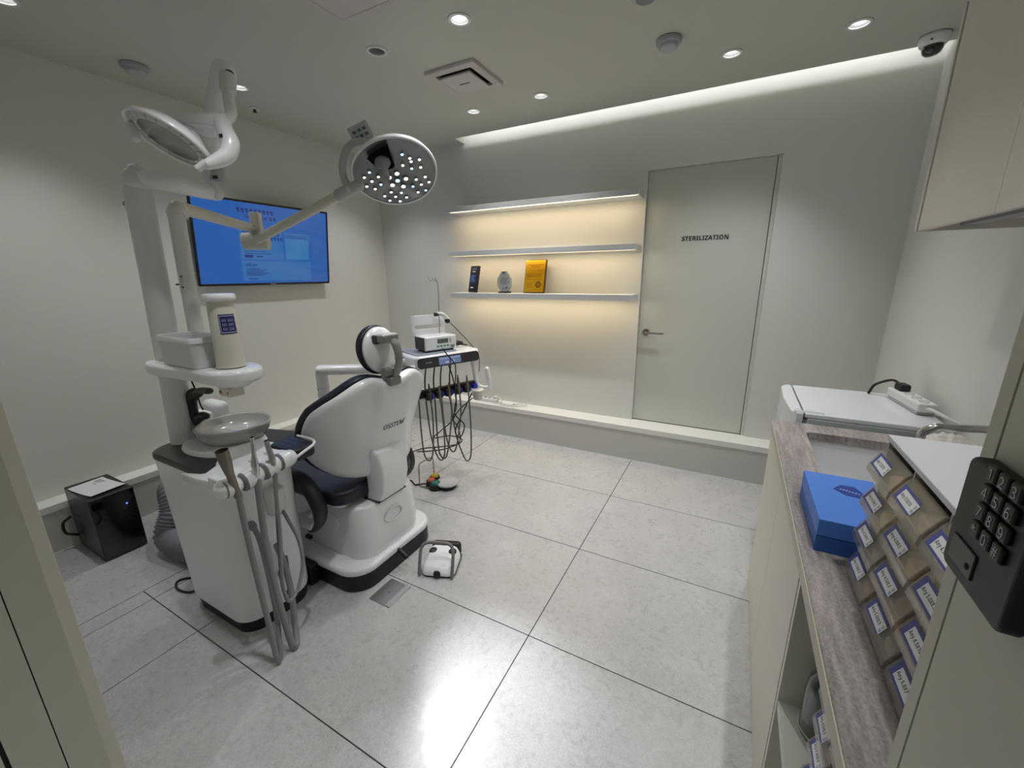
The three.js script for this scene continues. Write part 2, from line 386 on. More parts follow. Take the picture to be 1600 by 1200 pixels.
// ------------------------------------------------------------ things on the ceiling
{
  const t = thing('air_outlet', 'square white ceiling air outlet with a raised centre panel', 'air vent', [-1.567, CH - 0.02, -2.352]);
  const [x0, x1, z0, z1] = [-1.737, -1.397, -2.522, -2.182];
  const fr = rrShape(x1 - x0, z1 - z0, 0.012); const h = rrShape(0.246, 0.246, 0.01); fr.holes.push(new THREE.Path(h.getPoints(8)));
  const g = extr(fr, 0.02, 0.004); g.rotateX(-Math.PI / 2); g.translate((x0 + x1) / 2, CH - 0.02, (z0 + z1) / 2);
  part(t, 'frame', g, std(0xc9c4c0, 0.5));
  { const [cx, cz, h, y1] = [(x0 + x1) / 2, (z0 + z1) / 2, 0.125, CH + 0.16]; part(t, 'duct', [box(cx - h, cx + h, y1, y1 + 0.004, cz - h, cz + h), box(cx - h - 0.004, cx - h, CH + 0.001, y1, cz - h, cz + h), box(cx + h, cx + h + 0.004, CH + 0.001, y1, cz - h, cz + h), box(cx - h, cx + h, CH + 0.001, y1, cz - h - 0.004, cz - h), box(cx - h, cx + h, CH + 0.001, y1, cz + h, cz + h + 0.004)], M.aluminium); }
  const p = slab(x0 + 0.066, x1 - 0.066, z0 + 0.066, z1 - 0.066, CH - 0.032, CH - 0.02, 0.008, 0.003);
  part(t, 'panel_stem', box(x0 + 0.13, x1 - 0.13, CH - 0.021, CH + 0.16, z0 + 0.155, z1 - 0.155), M.aluminium);
  part(t, 'centre_panel', p, std(0xcdc9c6, 0.5));
  part(t, 'name_strip', box((x0 + x1) / 2 - 0.035, (x0 + x1) / 2 + 0.035, CH - 0.0335, CH - 0.031, (z0 + z1) / 2 - 0.004, (z0 + z1) / 2 + 0.004), M.darkGrey);
  const f2 = rrShape(0.34, 0.36, 0.03); f2.holes.push(new THREE.Path(rrShape(0.30, 0.32, 0.025).getPoints(8)));
  const t2 = thing('ceiling_hatch', 'square flush ceiling panel with rounded corners above the dental chair', 'ceiling panel', [-1.565, CH - 0.012, -1.44]);
  const g2 = extr(f2, 0.010, 0.003); g2.rotateX(-Math.PI / 2); g2.translate(-1.565, CH - 0.010, -1.44);
  part(t2, 'frame', g2, std(0xc9c3bd, 0.5));
  const g3 = slab(-1.711, -1.419, -1.596, -1.284, CH - 0.012, CH - 0.001, 0.022, 0.003);
  part(t2, 'panel', g3, std(0xcdc7c2, 0.5));
  part(t2, 'latch', box(-1.63, -1.61, CH - 0.016, CH - 0.011, -1.44, -1.428), M.black);
}
for (const [x, z, l] of [[-0.448, -2.518, 'round white smoke detector beside the cove downlights'], [-3.047, -1.339, 'round grey smoke detector at the television wall']]) {
  const t = thing('smoke_detector', l, 'smoke detector', [x, CH - 0.05, z], 'ceiling smoke detectors');
  part(t, 'base', lathe([[0, 0.05], [0.06, 0.05], [0.062, 0.046], [0.06, 0.03], [0.052, 0.026], [0, 0.026]], V(x, CH - 0.05, z)), std(0xa9a8ae, 0.5));
  part(t, 'sensor_cap', lathe([[0.046, 0.028], [0.045, 0.012], [0.036, 0.004], [0, 0.0]], V(x, CH - 0.05, z)), std(0xb9b8be, 0.45));
}
{
  const t = thing('ceiling_speaker', 'round grey disc fitting on the ceiling before the smoke detector', 'ceiling fitting', [-0.48, CH - 0.02, -2.10]);
  part(t, 'body', lathe([[0, 0.02], [0.062, 0.02], [0.064, 0.012], [0.05, 0.0], [0, 0]], V(-0.48, CH - 0.02, -2.10)), M.lightGrey);
  part(t, 'grille', lathe([[0.04, 0.0], [0.04, -0.003], [0, -0.004]], V(-0.48, CH - 0.02, -2.10)), M.grey);
  const s = thing('sprinkler_head', 'small sprinkler head with a dark centre at the television wall', 'sprinkler', [-3.085, CH - 0.025, -2.016]);
  part(s, 'flange', lathe([[0.012, 0.025], [0.033, 0.025], [0.034, 0.021], [0.014, 0.017], [0.012, 0.025]], V(-3.085, CH - 0.025, -2.016)), M.whiteSoft);
  part(s, 'nozzle', lathe([[0, 0.022], [0.011, 0.022], [0.009, 0.006], [0.014, 0.003], [0.014, 0.0], [0, 0]], V(-3.085, CH - 0.025, -2.016), V(0, 1, 0), 16), M.darkGrey);
}
{
  const c = PX(1459, 66, 'y', 2.60); c.z = Math.max(c.z, CVZ + 0.064);
  const t = thing('dome_camera', 'white dome security camera with a black dome under the ceiling', 'camera', [c.x, CH - 0.09, c.z]);
  part(t, 'housing', lathe([[0, 0.09], [0.06, 0.09], [0.061, 0.075], [0.055, 0.05], [0.046, 0.042], [0, 0.042]], V(c.x, CH - 0.09, c.z)), M.white);
  part(t, 'dome', lathe([[0.042, 0.044], [0.042, 0.03], [0.035, 0.013], [0.022, 0.003], [0, 0]], V(c.x, CH - 0.09, c.z)), M.blackGloss);
  part(t, 'screw', ball(V(c.x - 0.022, CH - 0.032, c.z + 0.052), 0.005), M.darkGrey);
}

// ------------------------------------------------------------ door and shelves on the back wall
{
  const d = thing('door_1', 'flat pale grey flush door lettered STERILIZATION', 'door', [(DX0 + DX1) / 2, LEDGE, WZ - 0.04]); d.userData.kind = 'structure';
  part(d, 'door_leaf', box(DX0 + 0.002, DX1 - 0.028, LEDGE + 0.002, DY1 - 0.004, WZ - 0.085, WZ - 0.035, 0.002), M.door);
  part(d, 'door_frame', [box(DX1 - 0.024, DX1, LEDGE, DY1, WZ - 0.09, WZ - 0.022), box(DX0, DX1, DY1 - 0.003, DY1, WZ - 0.09, WZ - 0.022)], M.door);
  const a = PX(1065.5, 376, 'z', WZ - 0.035), b = PX(1138, 374, 'z', WZ - 0.035);
  const g = text('STERILIZATION', 0.0285, 0.002); g.computeBoundingBox(); const w = g.boundingBox.max.x - g.boundingBox.min.x;
  g.scale((b.x - a.x) / w, (b.x - a.x) / w, 1); g.translate((a.x + b.x) / 2, (a.y + b.y) / 2 , WZ - 0.0349);
  part(d, 'lettering', g, M.ink, 'black capital lettering STERILIZATION');
  const h = PX(1009, 519, 'z', WZ - 0.03), h2 = PX(1033, 521, 'z', WZ - 0.0);
  const hd = part(d, 'door_handle', [sweep([V(h.x, h.y, WZ - 0.03), V(h.x, h.y, WZ + 0.012), V(h.x + 0.012, h.y, WZ + 0.02), V(h.x + 0.05, h.y, WZ + 0.02), V(h2.x + 0.015, h.y, WZ + 0.02)], 0.0085, { tension: 0.3 })], M.steel, 'brushed steel lever handle');
  part(hd, 'rosette', lathe([[0, 0], [0.027, 0], [0.027, 0.006], [0.024, 0.009], [0, 0.009]], V(h.x, h.y, WZ - 0.035), V(0, 0, 1)), M.bronze);
}
const SH = [[2.042, 2.085, 'topmost floating wall shelf, empty, with a warm led strip'], [1.669, 1.714, 'middle floating wall shelf, empty, above the three award plaques'], [1.303, 1.346, 'lowest floating wall shelf carrying the three award plaques']];
SH.forEach(([y0, y1, l], i) => {
  const [x0, x1, zf] = [-2.372, -0.704, -3.203];
  const t = thing('wall_shelf', l, 'shelf', [(x0 + x1) / 2, y0, WZ], 'floating wall shelves');
  part(t, 'board', [box(x0, x1, y0 + 0.012, y1, WZ, zf, 0.002), box(x0, x1, y0, y0 + 0.013, zf - 0.012, zf, 0.002), box(x0, x1, y0, y0 + 0.013, WZ, zf - 0.04, 0.002)], M.shelf);
  part(t, 'led_strip', box(x0 + 0.01, x1 - 0.01, y0 + 0.004, y0 + 0.012, zf - 0.038, zf - 0.014), std(0xffffff, 0.6, { emissive: COL.shelf, emissiveIntensity: i === 2 ? 2.4 : 3 }), 'warm white led strip');
  scene.add(rect(COL.shelf, LIGHT.shelf, x1 - x0 - 0.03, 0.022, V((x0 + x1) / 2, y0 + 0.002, zf - 0.026), V(0, -1, -0.35)));
});
// awards
{
  const ys = 1.346, zb = -3.30;
  const a0 = PX(734, 457, 'z', zb + 0.04), a1 = PX(750, 457, 'z', zb + 0.04);
  const t = thing('award_plaque', 'tall narrow black plaque with a dark blue printed face', 'plaque', [(a0.x + a1.x) / 2, ys, zb + 0.04], 'award plaques on the lowest shelf', 0);
  const w = a1.x - a0.x - 0.004, hgt = 0.235;
  const body = new RoundedBoxGeometry(w, hgt, 0.028, 2, 0.004);
  const lean = (g) => { g.rotateX(-0.2); g.rotateY(-0.32); g.translate(0, hgt / 2 * Math.cos(0.2) + 0.006, 0); return g; };
  part(t, 'panel', lean(body), M.black);
  const face = new THREE.PlaneGeometry(w - 0.014, hgt - 0.03); face.translate(0, 0.004, 0.0148);
  part(t, 'printed_face', lean(face), phy(0xffffff, 0.2, { map: canvasTex(64, 160, (c) => { c.fillStyle = '#12192c'; c.fillRect(0, 0, 64, 160); c.fillStyle = '#4a5878'; c.fillRect(8, 8, 48, 14); c.fillStyle = '#c9cede'; c.fillRect(16, 30, 32, 5); c.fillStyle = '#1b3570'; c.fillRect(4, 52, 56, 60); c.fillStyle = '#7e8fae'; for (let i = 0; i < 6; i++) c.fillRect(12, 58 + i * 8, 24 + (i * 13) % 18, 2); c.fillStyle = '#dfe3ea'; c.fillRect(16, 140, 26, 8); }) }));
}
{
  const ys = 1.346, zb = -3.29, c0 = PX(788.5, 458, 'z', zb);
  const t = thing('crystal_award', 'clear octagonal crystal award with a blue top on a dark foot', 'award', [c0.x, ys, zb], 'award plaques on the lowest shelf', 0);
  const P = [[-0.034, 0.012], [-0.068, 0.055], [-0.068, 0.125], [-0.024, 0.186], [0.024, 0.186], [0.068, 0.125], [0.068, 0.055], [0.034, 0.012]];
  const g = extr(polyShape(P), 0.02, 0.003); g.translate(0, 0, -0.01); 
  part(t, 'octagon', g, phy(0xaab2b8, 0.15, { transmission: 0.35, thickness: 0, clearcoat: 1 }));
  const k = extr(polyShape([[-0.02, 0.184], [0, 0.160], [0.02, 0.184]]), 0.003); k.translate(0, 0, 0.009); part(t, 'blue_tip', k, M.blueDark);
  const lines = []; for (const [y, ww] of [[0.126, 0.10], [0.115, 0.07], [0.108, 0.06], [0.097, 0.11], [0.086, 0.08], [0.076, 0.06]]) lines.push(box(-ww / 2, ww / 2, y, y + 0.003, 0.0095, 0.0108));
  lines.push(lathe([[0, 0], [0.011, 0], [0.011, 0.001], [0, 0.001]], V(0.026, 0.045, 0.0095), V(0, 0, 1), 20), lathe([[0.007, 0], [0.011, 0], [0.011, 0.001], [0.007, 0.001]], V(-0.01, 0.04, 0.0095), V(0, 0, 1), 20));
  part(t, 'engraved_print', lines, std(0x4a4f58, 0.5));
  part(t, 'foot', box(-0.05, 0.05, 0, 0.013, -0.03, 0.03, 0.003), M.black);
}
{
  const ys = 1.346, zb = -3.29, c0 = PX(836.5, 458, 'z', zb);
  const t = thing('gold_plaque', 'gold engraved award plaque on a dark wooden board', 'plaque', [c0.x, ys, zb], 'award plaques on the lowest shelf', 0);
  const w = 0.205, h = 0.275, lean = (g) => { g.rotateX(-0.17); g.rotateY(-0.12); g.translate(0, h / 2 * 0.985 + 0.005, 0); return g; };
  part(t, 'board', lean(new RoundedBoxGeometry(w, h, 0.022, 2, 0.004)), std(0x4a2c12, 0.35));
  const tex = canvasTex(256, 344, (c) => {
    c.fillStyle = '#d9a516'; c.fillRect(0, 0, 256, 344); c.fillStyle = '#8a6406'; c.font = 'bold 15px serif'; c.textAlign = 'center';
    for (const [y, w2] of [[44, 190], [62, 120]]) for (let x = 128 - w2 / 2; x < 128 + w2 / 2; x += 11) c.fillRect(x, y, 7 + (x * 7) % 3, 9);
    for (let x = 160; x < 226; x += 9) c.fillRect(x, 104, 6, 6);
    for (const y of [150, 164, 178, 204]) for (let x = 26; x < 226; x += 10) c.fillRect(x, y, 6 + (x * 3) % 4, 5);
    for (const y of [248, 262, 276, 290]) for (let x = 26; x < 100; x += 9) c.fillRect(x, y, 6, 4);
    c.fillStyle = '#4a3822'; c.beginPath(); c.arc(182, 262, 34, 0, 7); c.fill(); c.fillStyle = '#d9a516'; c.beginPath(); c.arc(182, 262, 24, 0, 7); c.fill(); c.fillStyle = '#5a4426'; c.beginPath(); c.arc(182, 262, 17, 0, 7); c.fill(); c.fillStyle = '#e0c060'; c.fillRect(176, 254, 12, 16);
  });
  const face = new THREE.PlaneGeometry(w - 0.012, h - 0.012); face.translate(0, 0, 0.0118);
  part(t, 'gold_plate', lean(face), std(0xffffff, 0.3, { map: tex, metalness: 0.6 }));
}

// ------------------------------------------------------------ television
{
  const TL = PX(294.3, 303.1, 'x', -3.245), BR = PX(511.5, 440.6, 'x', -3.325), BL = PX(312.2, 449.1, 'x', -3.325), TR = PX(510.4, 330.1, 'x', -3.245);
  const c = TL.clone().add(BR).add(BL).add(TR).multiplyScalar(0.25);
  const W = 1.066, Ht = 0.606, tilt = 0.13;
  const t = thing('television', 'wall television with a thin black bezel showing a blue slide', 'television', [c.x, c.y, c.z], undefined, Math.PI / 2);
  const tl = (g) => { g.rotateX(tilt); return g; };
  part(t, 'back_housing', tl(box(-W / 2 + 0.12, W / 2 - 0.12, -Ht / 2 + 0.06, Ht / 2 - 0.1, -0.05, -0.01, 0.01)), M.black);
  const fr = rrShape(W, Ht, 0.006); fr.holes.push(new THREE.Path(rrShape(W - 0.022, Ht - 0.03, 0.002).getPoints(2)));
  part(t, 'bezel', tl(merge([extr(fr, 0.022, 0.002).translate(0, 0, -0.012), box(-W / 2 + 0.004, W / 2 - 0.004, -Ht / 2 + 0.004, Ht / 2 - 0.004, -0.013, 0.0)])), M.black);
  const tex = canvasTex(1024, 576, (g) => {
    g.fillStyle = '#2f72d0'; g.fillRect(0, 0, 1024, 576);
    g.fillStyle = '#3f86d4'; g.fillRect(288, 186, 330, 212); g.fillRect(634, 186, 214, 212); g.fillRect(288, 408, 570, 150);
    g.fillStyle = '#4a95da'; g.fillRect(640, 236, 200, 150);
    g.fillStyle = '#14287c'; g.font = 'bold 34px sans-serif'; g.textAlign = 'left';
    const bar = (x, y, w, h, st) => { for (let k = x; k < x + w; k += st) { g.fillRect(k, y, st * 0.34, h * 0.62); g.fillRect(k + st * 0.44, y, st * 0.2, h); g.fillRect(k + st * 0.1, y + h * 0.75, st * 0.5, h * 0.25); } };
    bar(286, 38, 250, 30, 31); g.fillText('lofi dental', 338, 106); bar(520, 82, 64, 26, 32);
    g.fillStyle = '#173a92'; bar(312, 196, 270, 24, 26); bar(312, 228, 290, 24, 26); bar(312, 260, 180, 24, 26);
    for (let i = 0; i < 4; i++) g.fillRect(316, 302 + i * 17, 150 + (i * 37) % 60, 4);
    g.fillRect(316, 366, 60, 20); g.fillRect(400, 372, 50, 8); for (let i = 0; i < 2; i++) g.fillRect(650, 206 + i * 14, 180, 4);
    g.font = 'bold 26px sans-serif'; g.fillText('lofi lab', 312, 448);
    for (let i = 0; i < 6; i++) g.fillRect(318, 466 + i * 10, 100 + (i * 53) % 80, 4);
    g.fillRect(330, 540, 70, 6);
  });
  const scr = new THREE.PlaneGeometry(W - 0.022, Ht - 0.03); scr.translate(0, 0.0, 0.0025);
  part(t, 'screen', tl(scr), phy(0x05070c, 0.12, { emissive: 0xffffff, emissiveMap: tex, emissiveIntensity: 0.55 * LIGHT.tv }), 'lit blue screen with a web page');
  const mk = box(-0.024, 0.024, -Ht / 2 + 0.0045, -Ht / 2 + 0.010, 0.0098, 0.0106); part(t, 'maker_mark', tl(mk), M.lightGrey);
  part(t, 'wall_mount', [box(-0.2, 0.2, -0.16, 0.14, -0.09, -0.055)], M.darkGrey);
  scene.add(rect(0x5f9cf0, 0.5 * LIGHT.tv, W - 0.03, Ht - 0.04, V(c.x + 0.03, c.y, c.z), V(1, -tilt, 0)));
}

// ------------------------------------------------------------ right side: cabinets, worktop, sink, fridge
const CX = 0.204, WT = 0.85, CZ0 = -2.13, CZ1 = -0.482;
{
  const base = thing('base_cabinet', 'cream base cabinet with flush doors under the sink', 'cabinet', [0.52, 0, -1.6], 'cabinets under the worktop');
  part(base, 'carcass', [box(CX + 0.02, RX, 0.0, 0.60, CZ0 + 0.018, -1.072), box(CX + 0.02, RX, 0.6, 0.81, CZ0 + 0.018, -2.06), box(CX + 0.02, RX, 0.6, 0.81, -1.47, -1.072)], M.cabinet);
  part(base, 'end_panel', box(CX, RX, 0, 0.812, CZ0, CZ0 + 0.018), M.cabinet);
  part(base, 'door', box(CX, CX + 0.019, 0.004, 0.808, CZ0 + 0.019, -1.588, 0.0015), M.cabinet);
  part(base, 'door', box(CX, CX + 0.019, 0.004, 0.808, -1.5845, -1.064, 0.0015), M.cabinet);
  const open = thing('open_cabinet', 'cream open base cabinet with one shelf beside the entrance', 'cabinet', [0.52, 0, -0.78], 'cabinets under the worktop');
  part(open, 'side_panel', box(CX + 0.002, RX, 0, 0.812, -1.0625, -1.0445), M.cabinet);
  part(open, 'side_panel', box(CX + 0.002, RX, 0, 0.812, CZ1 - 0.018, CZ1), M.cabinet);
  part(open, 'back_panel', box(RX - 0.02, RX, 0, 0.812, -1.0445, CZ1 - 0.018), M.cabinet);
  part(open, 'bottom_panel', box(CX + 0.002, RX - 0.02, 0.02, 0.06, -1.0445, CZ1 - 0.018), M.cabinet);
  part(open, 'shelf', box(CX + 0.004, RX - 0.02, 0.405, 0.43, -1.0445, CZ1 - 0.018), M.cabinet);
}
{
  // worktop with a sink cut-out
  const s = polyShape([[CX - 0.004, -CZ0], [RX, -CZ0], [RX, -CZ1], [CX - 0.004, -CZ1]]);
  const h = rrShape(0.45, 0.52, 0.03).getPoints(10).map((p) => new THREE.Vector2(p.x + 0.535, p.y + 1.755)); s.holes.push(new THREE.Path(h.reverse()));
  const g = extr(s, 0.036, 0.002, 1); g.rotateX(-Math.PI / 2); g.translate(0, WT - 0.036, 0);
  const wt = thing('worktop', 'grey brown veined stone-look worktop along the right wall', 'worktop', [0.52, WT - 0.036, -1.3]);
  const wg = metreUV(g, 1.7), wu = wg.attributes.uv; for (let i = 0; i < wu.count; i++) wu.setY(i, wu.getY(i) + 2.15 / 1.7);
  part(wt, 'top_board', wg, M.stone);
  part(wt, 'front_edge_strip', box(CX - 0.006, CX - 0.0035, WT - 0.037, WT - 0.003, CZ0, CZ1), std(0xc9c3b2, 0.5));
  const sk = thing('sink', 'white undermounted rectangular sink in the worktop', 'sink', [0.535, WT - 0.21, -1.755]);
  const R = (y, i, r) => rrRing(y, 0.305 + i, 0.765 - i, -2.02 + i, -1.49 - i, r);
  part(sk, 'basin', loft([R(WT - 0.037, -0.01, 0.04), R(WT - 0.037, 0.002, 0.035), R(WT - 0.12, 0.012, 0.05), R(WT - 0.19, 0.03, 0.06), R(WT - 0.2, 0.08, 0.05)], false, true), phy(0xe6e8ea, 0.2, { clearcoat: 0.5, side: THREE.DoubleSide }));
  part(sk, 'drain', lathe([[0, 0], [0.035, 0], [0.035, 0.003], [0.02, 0.004], [0, 0.004]], V(0.535, WT - 0.1995, -1.755)), M.chrome);
  const y = 1.0, fz = -1.80;
  const fc = thing('faucet', 'chrome swan-neck faucet reaching over the sink', 'faucet', [0.79, WT, fz - 0.02]);
  part(fc, 'base', lathe([[0, 0], [0.026, 0], [0.026, 0.01], [0.02, 0.02], [0.02, 0.07], [0, 0.07]], V(0.79, WT, fz - 0.02)), M.chrome);
  const q = PX(1438, 684, 'z', fz), q1 = PX(1446, 672, 'z', fz), q2 = PX(1463, 666, 'z', fz), q3 = PX(1540, 673, 'z', fz);
  part(fc, 'spout', sweep([V(0.79, WT + 0.05, fz - 0.02), V(0.792, q3.y - 0.03, fz - 0.02), V(0.78, q3.y, fz - 0.01), V(0.74, q3.y + 0.004, fz), V(q2.x + 0.04, q2.y, fz), V(q2.x, q2.y - 0.003, fz), V(q1.x - 0.004, q1.y - 0.008, fz), V(q.x, q.y - 0.02, fz)], 0.0125, { tension: 0.4, n: 60 }), M.chrome);
  part(fc, 'lever', sweep([V(0.79, WT + 0.07, fz - 0.02), V(0.795, WT + 0.085, fz + 0.03), V(0.8, WT + 0.095, fz + 0.07)], [0.009, 0.007, 0.006]), M.chrome);
}
{
  const t = thing('small_fridge', 'white counter-height fridge beyond the worktop end', 'fridge', [0.54, 0, -2.45]);
  const [z0, z1, top] = [-2.725, -2.17, 0.885];
  part(t, 'cabinet', box(0.335, 0.8, 0.0, top - 0.022, z0 + 0.004, z1, 0.006), std(0xc3cbce, 0.4));
  part(t, 'top_cover', box(0.325, 0.815, top - 0.022, top, z0, z1, 0.006), M.fridge);
  const s = polyShape([[0.33, -z1], [0.305, -z1], [0.285, -z1 + 0.04], [0.272, -(z0 + z1) / 2 - 0.0], [0.28, -z0 - 0.05], [0.3, -z0], [0.33, -z0]]);
  const g = extr(s, top - 0.05, 0.003, 2); g.rotateX(-Math.PI / 2); g.translate(-0.012, 0.048, 0);
  const d = part(t, 'fridge_door', g, M.fridge);
  part(d, 'hinge_cover', box(0.285, 0.40, top - 0.006, top + 0.001, z1 - 0.045, z1 - 0.008, 0.003), M.lightGrey);
  part(t, 'gasket', box(0.317, 0.336, 0.06, top - 0.03, z0 + 0.01, z1 - 0.006), M.grey);
  const p = thing('power_strip', 'white power strip with a black plug lying on the fridge', 'power strip', [0.762, top + 0.002, -2.5], undefined, 0.12);
  part(p, 'body', box(-0.035, 0.035, 0.012, 0.052, -0.15, 0.15, 0.008), M.whiteSoft);
  for (let k = 0; k < 3; k++) part(p, 'socket', lathe([[0.019, 0.0], [0.019, 0.004], [0.015, 0.004], [0.014, -0.004], [0, -0.004]], V(0, 0.0505, -0.02 + k * 0.065), V(0, 1, 0), 20), M.lightGrey);
  part(p, 'plug', [box(-0.022, 0.022, 0.05, 0.085, -0.125, -0.06, 0.01), sweep([V(0, 0.075, -0.12), V(-0.02, 0.085, -0.16), V(-0.07, 0.05, -0.19), V(-0.09, 0.004, -0.19)], 0.006)], M.cableBlack, 'black plug with its cord');
  part(p, 'cord', sweep([V(0, 0.03, 0.15), V(0.0, 0.035, 0.19), V(0.02, 0.025, 0.24), V(0.05, 0.01, 0.28)], 0.007), M.cableWhite);
  part(p, 'adhesive_pad', box(-0.03, 0.03, 0.0, 0.013, -0.14, 0.14), M.lightGrey);
}
{
  // crumpled cloth on the worktop behind the faucet
  const g = new THREE.PlaneGeometry(0.15, 0.16, 24, 24); g.rotateX(-Math.PI / 2); const p = g.attributes.position;
  for (let i = 0; i < p.count; i++) { const x = p.getX(i), z = p.getZ(i), e = Math.max(0, 1 - (x * x + z * z) / 0.0085); p.setY(i, 0.006 + e * (0.03 + 0.028 * n16(x * 60 + 3, z * 60 + 8))); }
  g.computeVertexNormals();
  const h = g.clone(); h.translate(0, -0.006, 0); const all = merge([g, h]); const c = PX(1536, 666, 'y', 0.87); all.translate(Math.min(c.x, 0.765), WT + 0.001, -2.05);
  single('tissue', 'crumpled white tissue behind the faucet', 'tissue', all, std(0xdedbd2, 0.9, { side: THREE.DoubleSide }));
}
{
  // blue cardboard box
  const t = thing('gift_box', 'blue cardboard box with a dark hexagon emblem on the worktop', 'box', [0.31, WT, -1.24]);
  const [x0, x1, z0, z1] = [0.228, 0.386, -1.382, -1.1];
  part(t, 'box_base', box(x0, x1, WT, WT + 0.041, z0, z1, 0.0015), M.blueBox);
  part(t, 'lid', box(x0 - 0.0005, x1 + 0.0005, WT + 0.0422, WT + 0.085, z0 - 0.0005, z1 + 0.0005, 0.0015), M.blueBoxTop);
  const hx = extr(polyShape([[-0.032, 0.006], [-0.008, 0.036], [0.022, 0.034], [0.034, -0.012], [0.016, -0.03], [-0.012, -0.024]]), 0.0008); hx.rotateX(-Math.PI / 2); hx.rotateY(0.1); hx.translate(0.315, WT + 0.0851, -1.285);
  part(t, 'emblem', hx, M.blueDark, 'dark blue hexagon emblem');
  const tx = merge([0, 1, 2, 3, 4, 5, 6].map((k) => box(-0.022 + k * 0.0065, -0.018 + k * 0.0065, 0, 0.0004, -0.003 - (k % 3) * 0.0012, 0.003))); tx.rotateY(-0.35); tx.translate(0.318, WT + 0.0859, -1.285); part(t, 'lettering', tx, std(0x93a8e0, 0.5));
}
// implant organisers: rack with rows of clear bins
const LBL = ['Any 3.5X10', 'Any 4.0X8.5', 'Any 4.5X8.5', 'Any 5.0X8.5', 'Any 4.5X10', 'Any 5.0X7'].map((s) => std(0xffffff, 0.5, { map: canvasTex(320, 96, (c) => {
  c.fillStyle = '#eef0f2'; c.fillRect(0, 0, 320, 96); c.fillStyle = '#22252c'; c.font = 'bold 42px sans-serif'; c.textAlign = 'left'; c.fillText(s, 10, 62); c.fillStyle = '#b9bcc4'; c.fillRect(276, 14, 34, 34); c.fillStyle = '#9fb0d0'; c.fillRect(276, 56, 34, 26); }) }));
const CONT = [0xa98660, 0x8f7052, 0xb3a488, 0x9a948c].map((c) => std(c, 0.8));
function binParts(rack, y, z0, z1, x, lab, cont, hgt) {
  const outer = [[0.05, 0], [-0.018, 0], [-0.024, 0.007], [-0.022, 0.02], [-0.005, hgt - 0.008], [0.002, hgt]];
  const prof = [...outer, [0.006, hgt], [0.0, hgt - 0.01], [-0.0185, 0.019], [-0.019, 0.006], [0.05, 0.004]];
  const shell = extr(polyShape(prof), z1 - z0); shell.translate(x, y, z0);
  const ends = [z0, z1 - 0.003].map((z) => { const e = extr(polyShape([...outer, [0.05, hgt]]), 0.003); e.translate(x, y, z); return e; });
  const b = part(rack, 'bin', [shell, ...ends], M.plastic);
  const sl = Math.atan2(0.017, hgt - 0.028), L = Math.hypot(0.017, hgt - 0.028);
  const stick = (len, at, hh = 0.56, off = 0.001) => { const q = new THREE.PlaneGeometry(len, L * hh); q.rotateY(-Math.PI / 2); q.rotateZ(-sl); q.translate(x - 0.0135 - off, y + 0.02 + (hgt - 0.028) * 0.5, at); return q; };
  const w = z1 - z0;
  part(b, 'label', stick(w * 0.47, z0 + w * 0.37), lab, 'white printed size label');
  part(b, 'blue_tab', stick(w * 0.52, z0 + w * 0.31, 0.8, 0.0005), std(0x4a55a0, 0.5));
  part(b, 'contents', box(x - 0.010, x + 0.04, y + 0.008, y + hgt * 0.6, z0 + w * 0.62, z1 - 0.012, 0.006), cont);
}
{
  const t = thing('bin_rack', 'rack of labelled clear bins with a white top on the worktop', 'organiser rack', [0.42, WT, -0.77]);
  const [x0, x1, z0, z1, top] = [0.305, 0.66, -1.055, -0.486, 1.178];
  part(t, 'top_panel', box(x0 - 0.004, x1, top - 0.012, top, z0, z1, 0.002), std(0xd9dade, 0.4));
  part(t, 'back_panel', box(x1 - 0.01, x1, WT, top - 0.012, z0, z1), M.plasticGrey);
  for (let c = 0; c <= 4; c++) { const z = Math.min(z0 + c * 0.148, z1 - 0.004); part(t, 'divider', box(x0, x1 - 0.011, WT + 0.004, top - 0.013, z, z + 0.004), M.lightGrey); }
  for (let r = 0; r < 4; r++) {
    const y = WT + 0.006 + r * 0.0785;
    part(t, 'rack_shelf', box(x0 - 0.006, x1 - 0.011, y - 0.005, y, z0, z1), M.lightGrey);
    for (let c = 0; c < 4; c++) { const a = z0 + 0.006 + c * 0.148, b = Math.min(a + 0.138, z1 - 0.006); binParts(t, y + 0.001, a, b, x0 - 0.004, LBL[(3 - r) + (c > 1 ? 2 : 0)], CONT[(r * 3 + c * 2 + (c === 0 && r === 3 ? 3 : 0)) % 4], 0.060); }
  }
}
{
  const t = thing('bin_rack', 'rack of labelled clear bins inside the open cabinet', 'organiser rack', [0.42, 0.43, -0.75]);
  const [x0, x1, z0, z1, top, y0] = [0.262, 0.6, -0.88, -0.506, 0.74, 0.43];
  part(t, 'top_panel', box(x0, x1, top - 0.012, top, z0, z1, 0.002), M.lightGrey);
  part(t, 'back_panel', box(x1 - 0.01, x1, y0, top - 0.012, z0, z1), M.lightGrey);
  for (let r = 0; r < 4; r++) {
    const y = y0 + 0.006 + r * 0.074;
    part(t, 'rack_shelf', box(x0 - 0.006, x1 - 0.011, y - 0.005, y, z0, z1), M.lightGrey);
    for (let c = 0; c < 3; c++) binParts(t, y + 0.001, z0 + 0.004 + c * 0.122, z0 + 0.118 + c * 0.122, x0 - 0.002, LBL[(r + c) % 6], CONT[3], 0.062);
  }
}
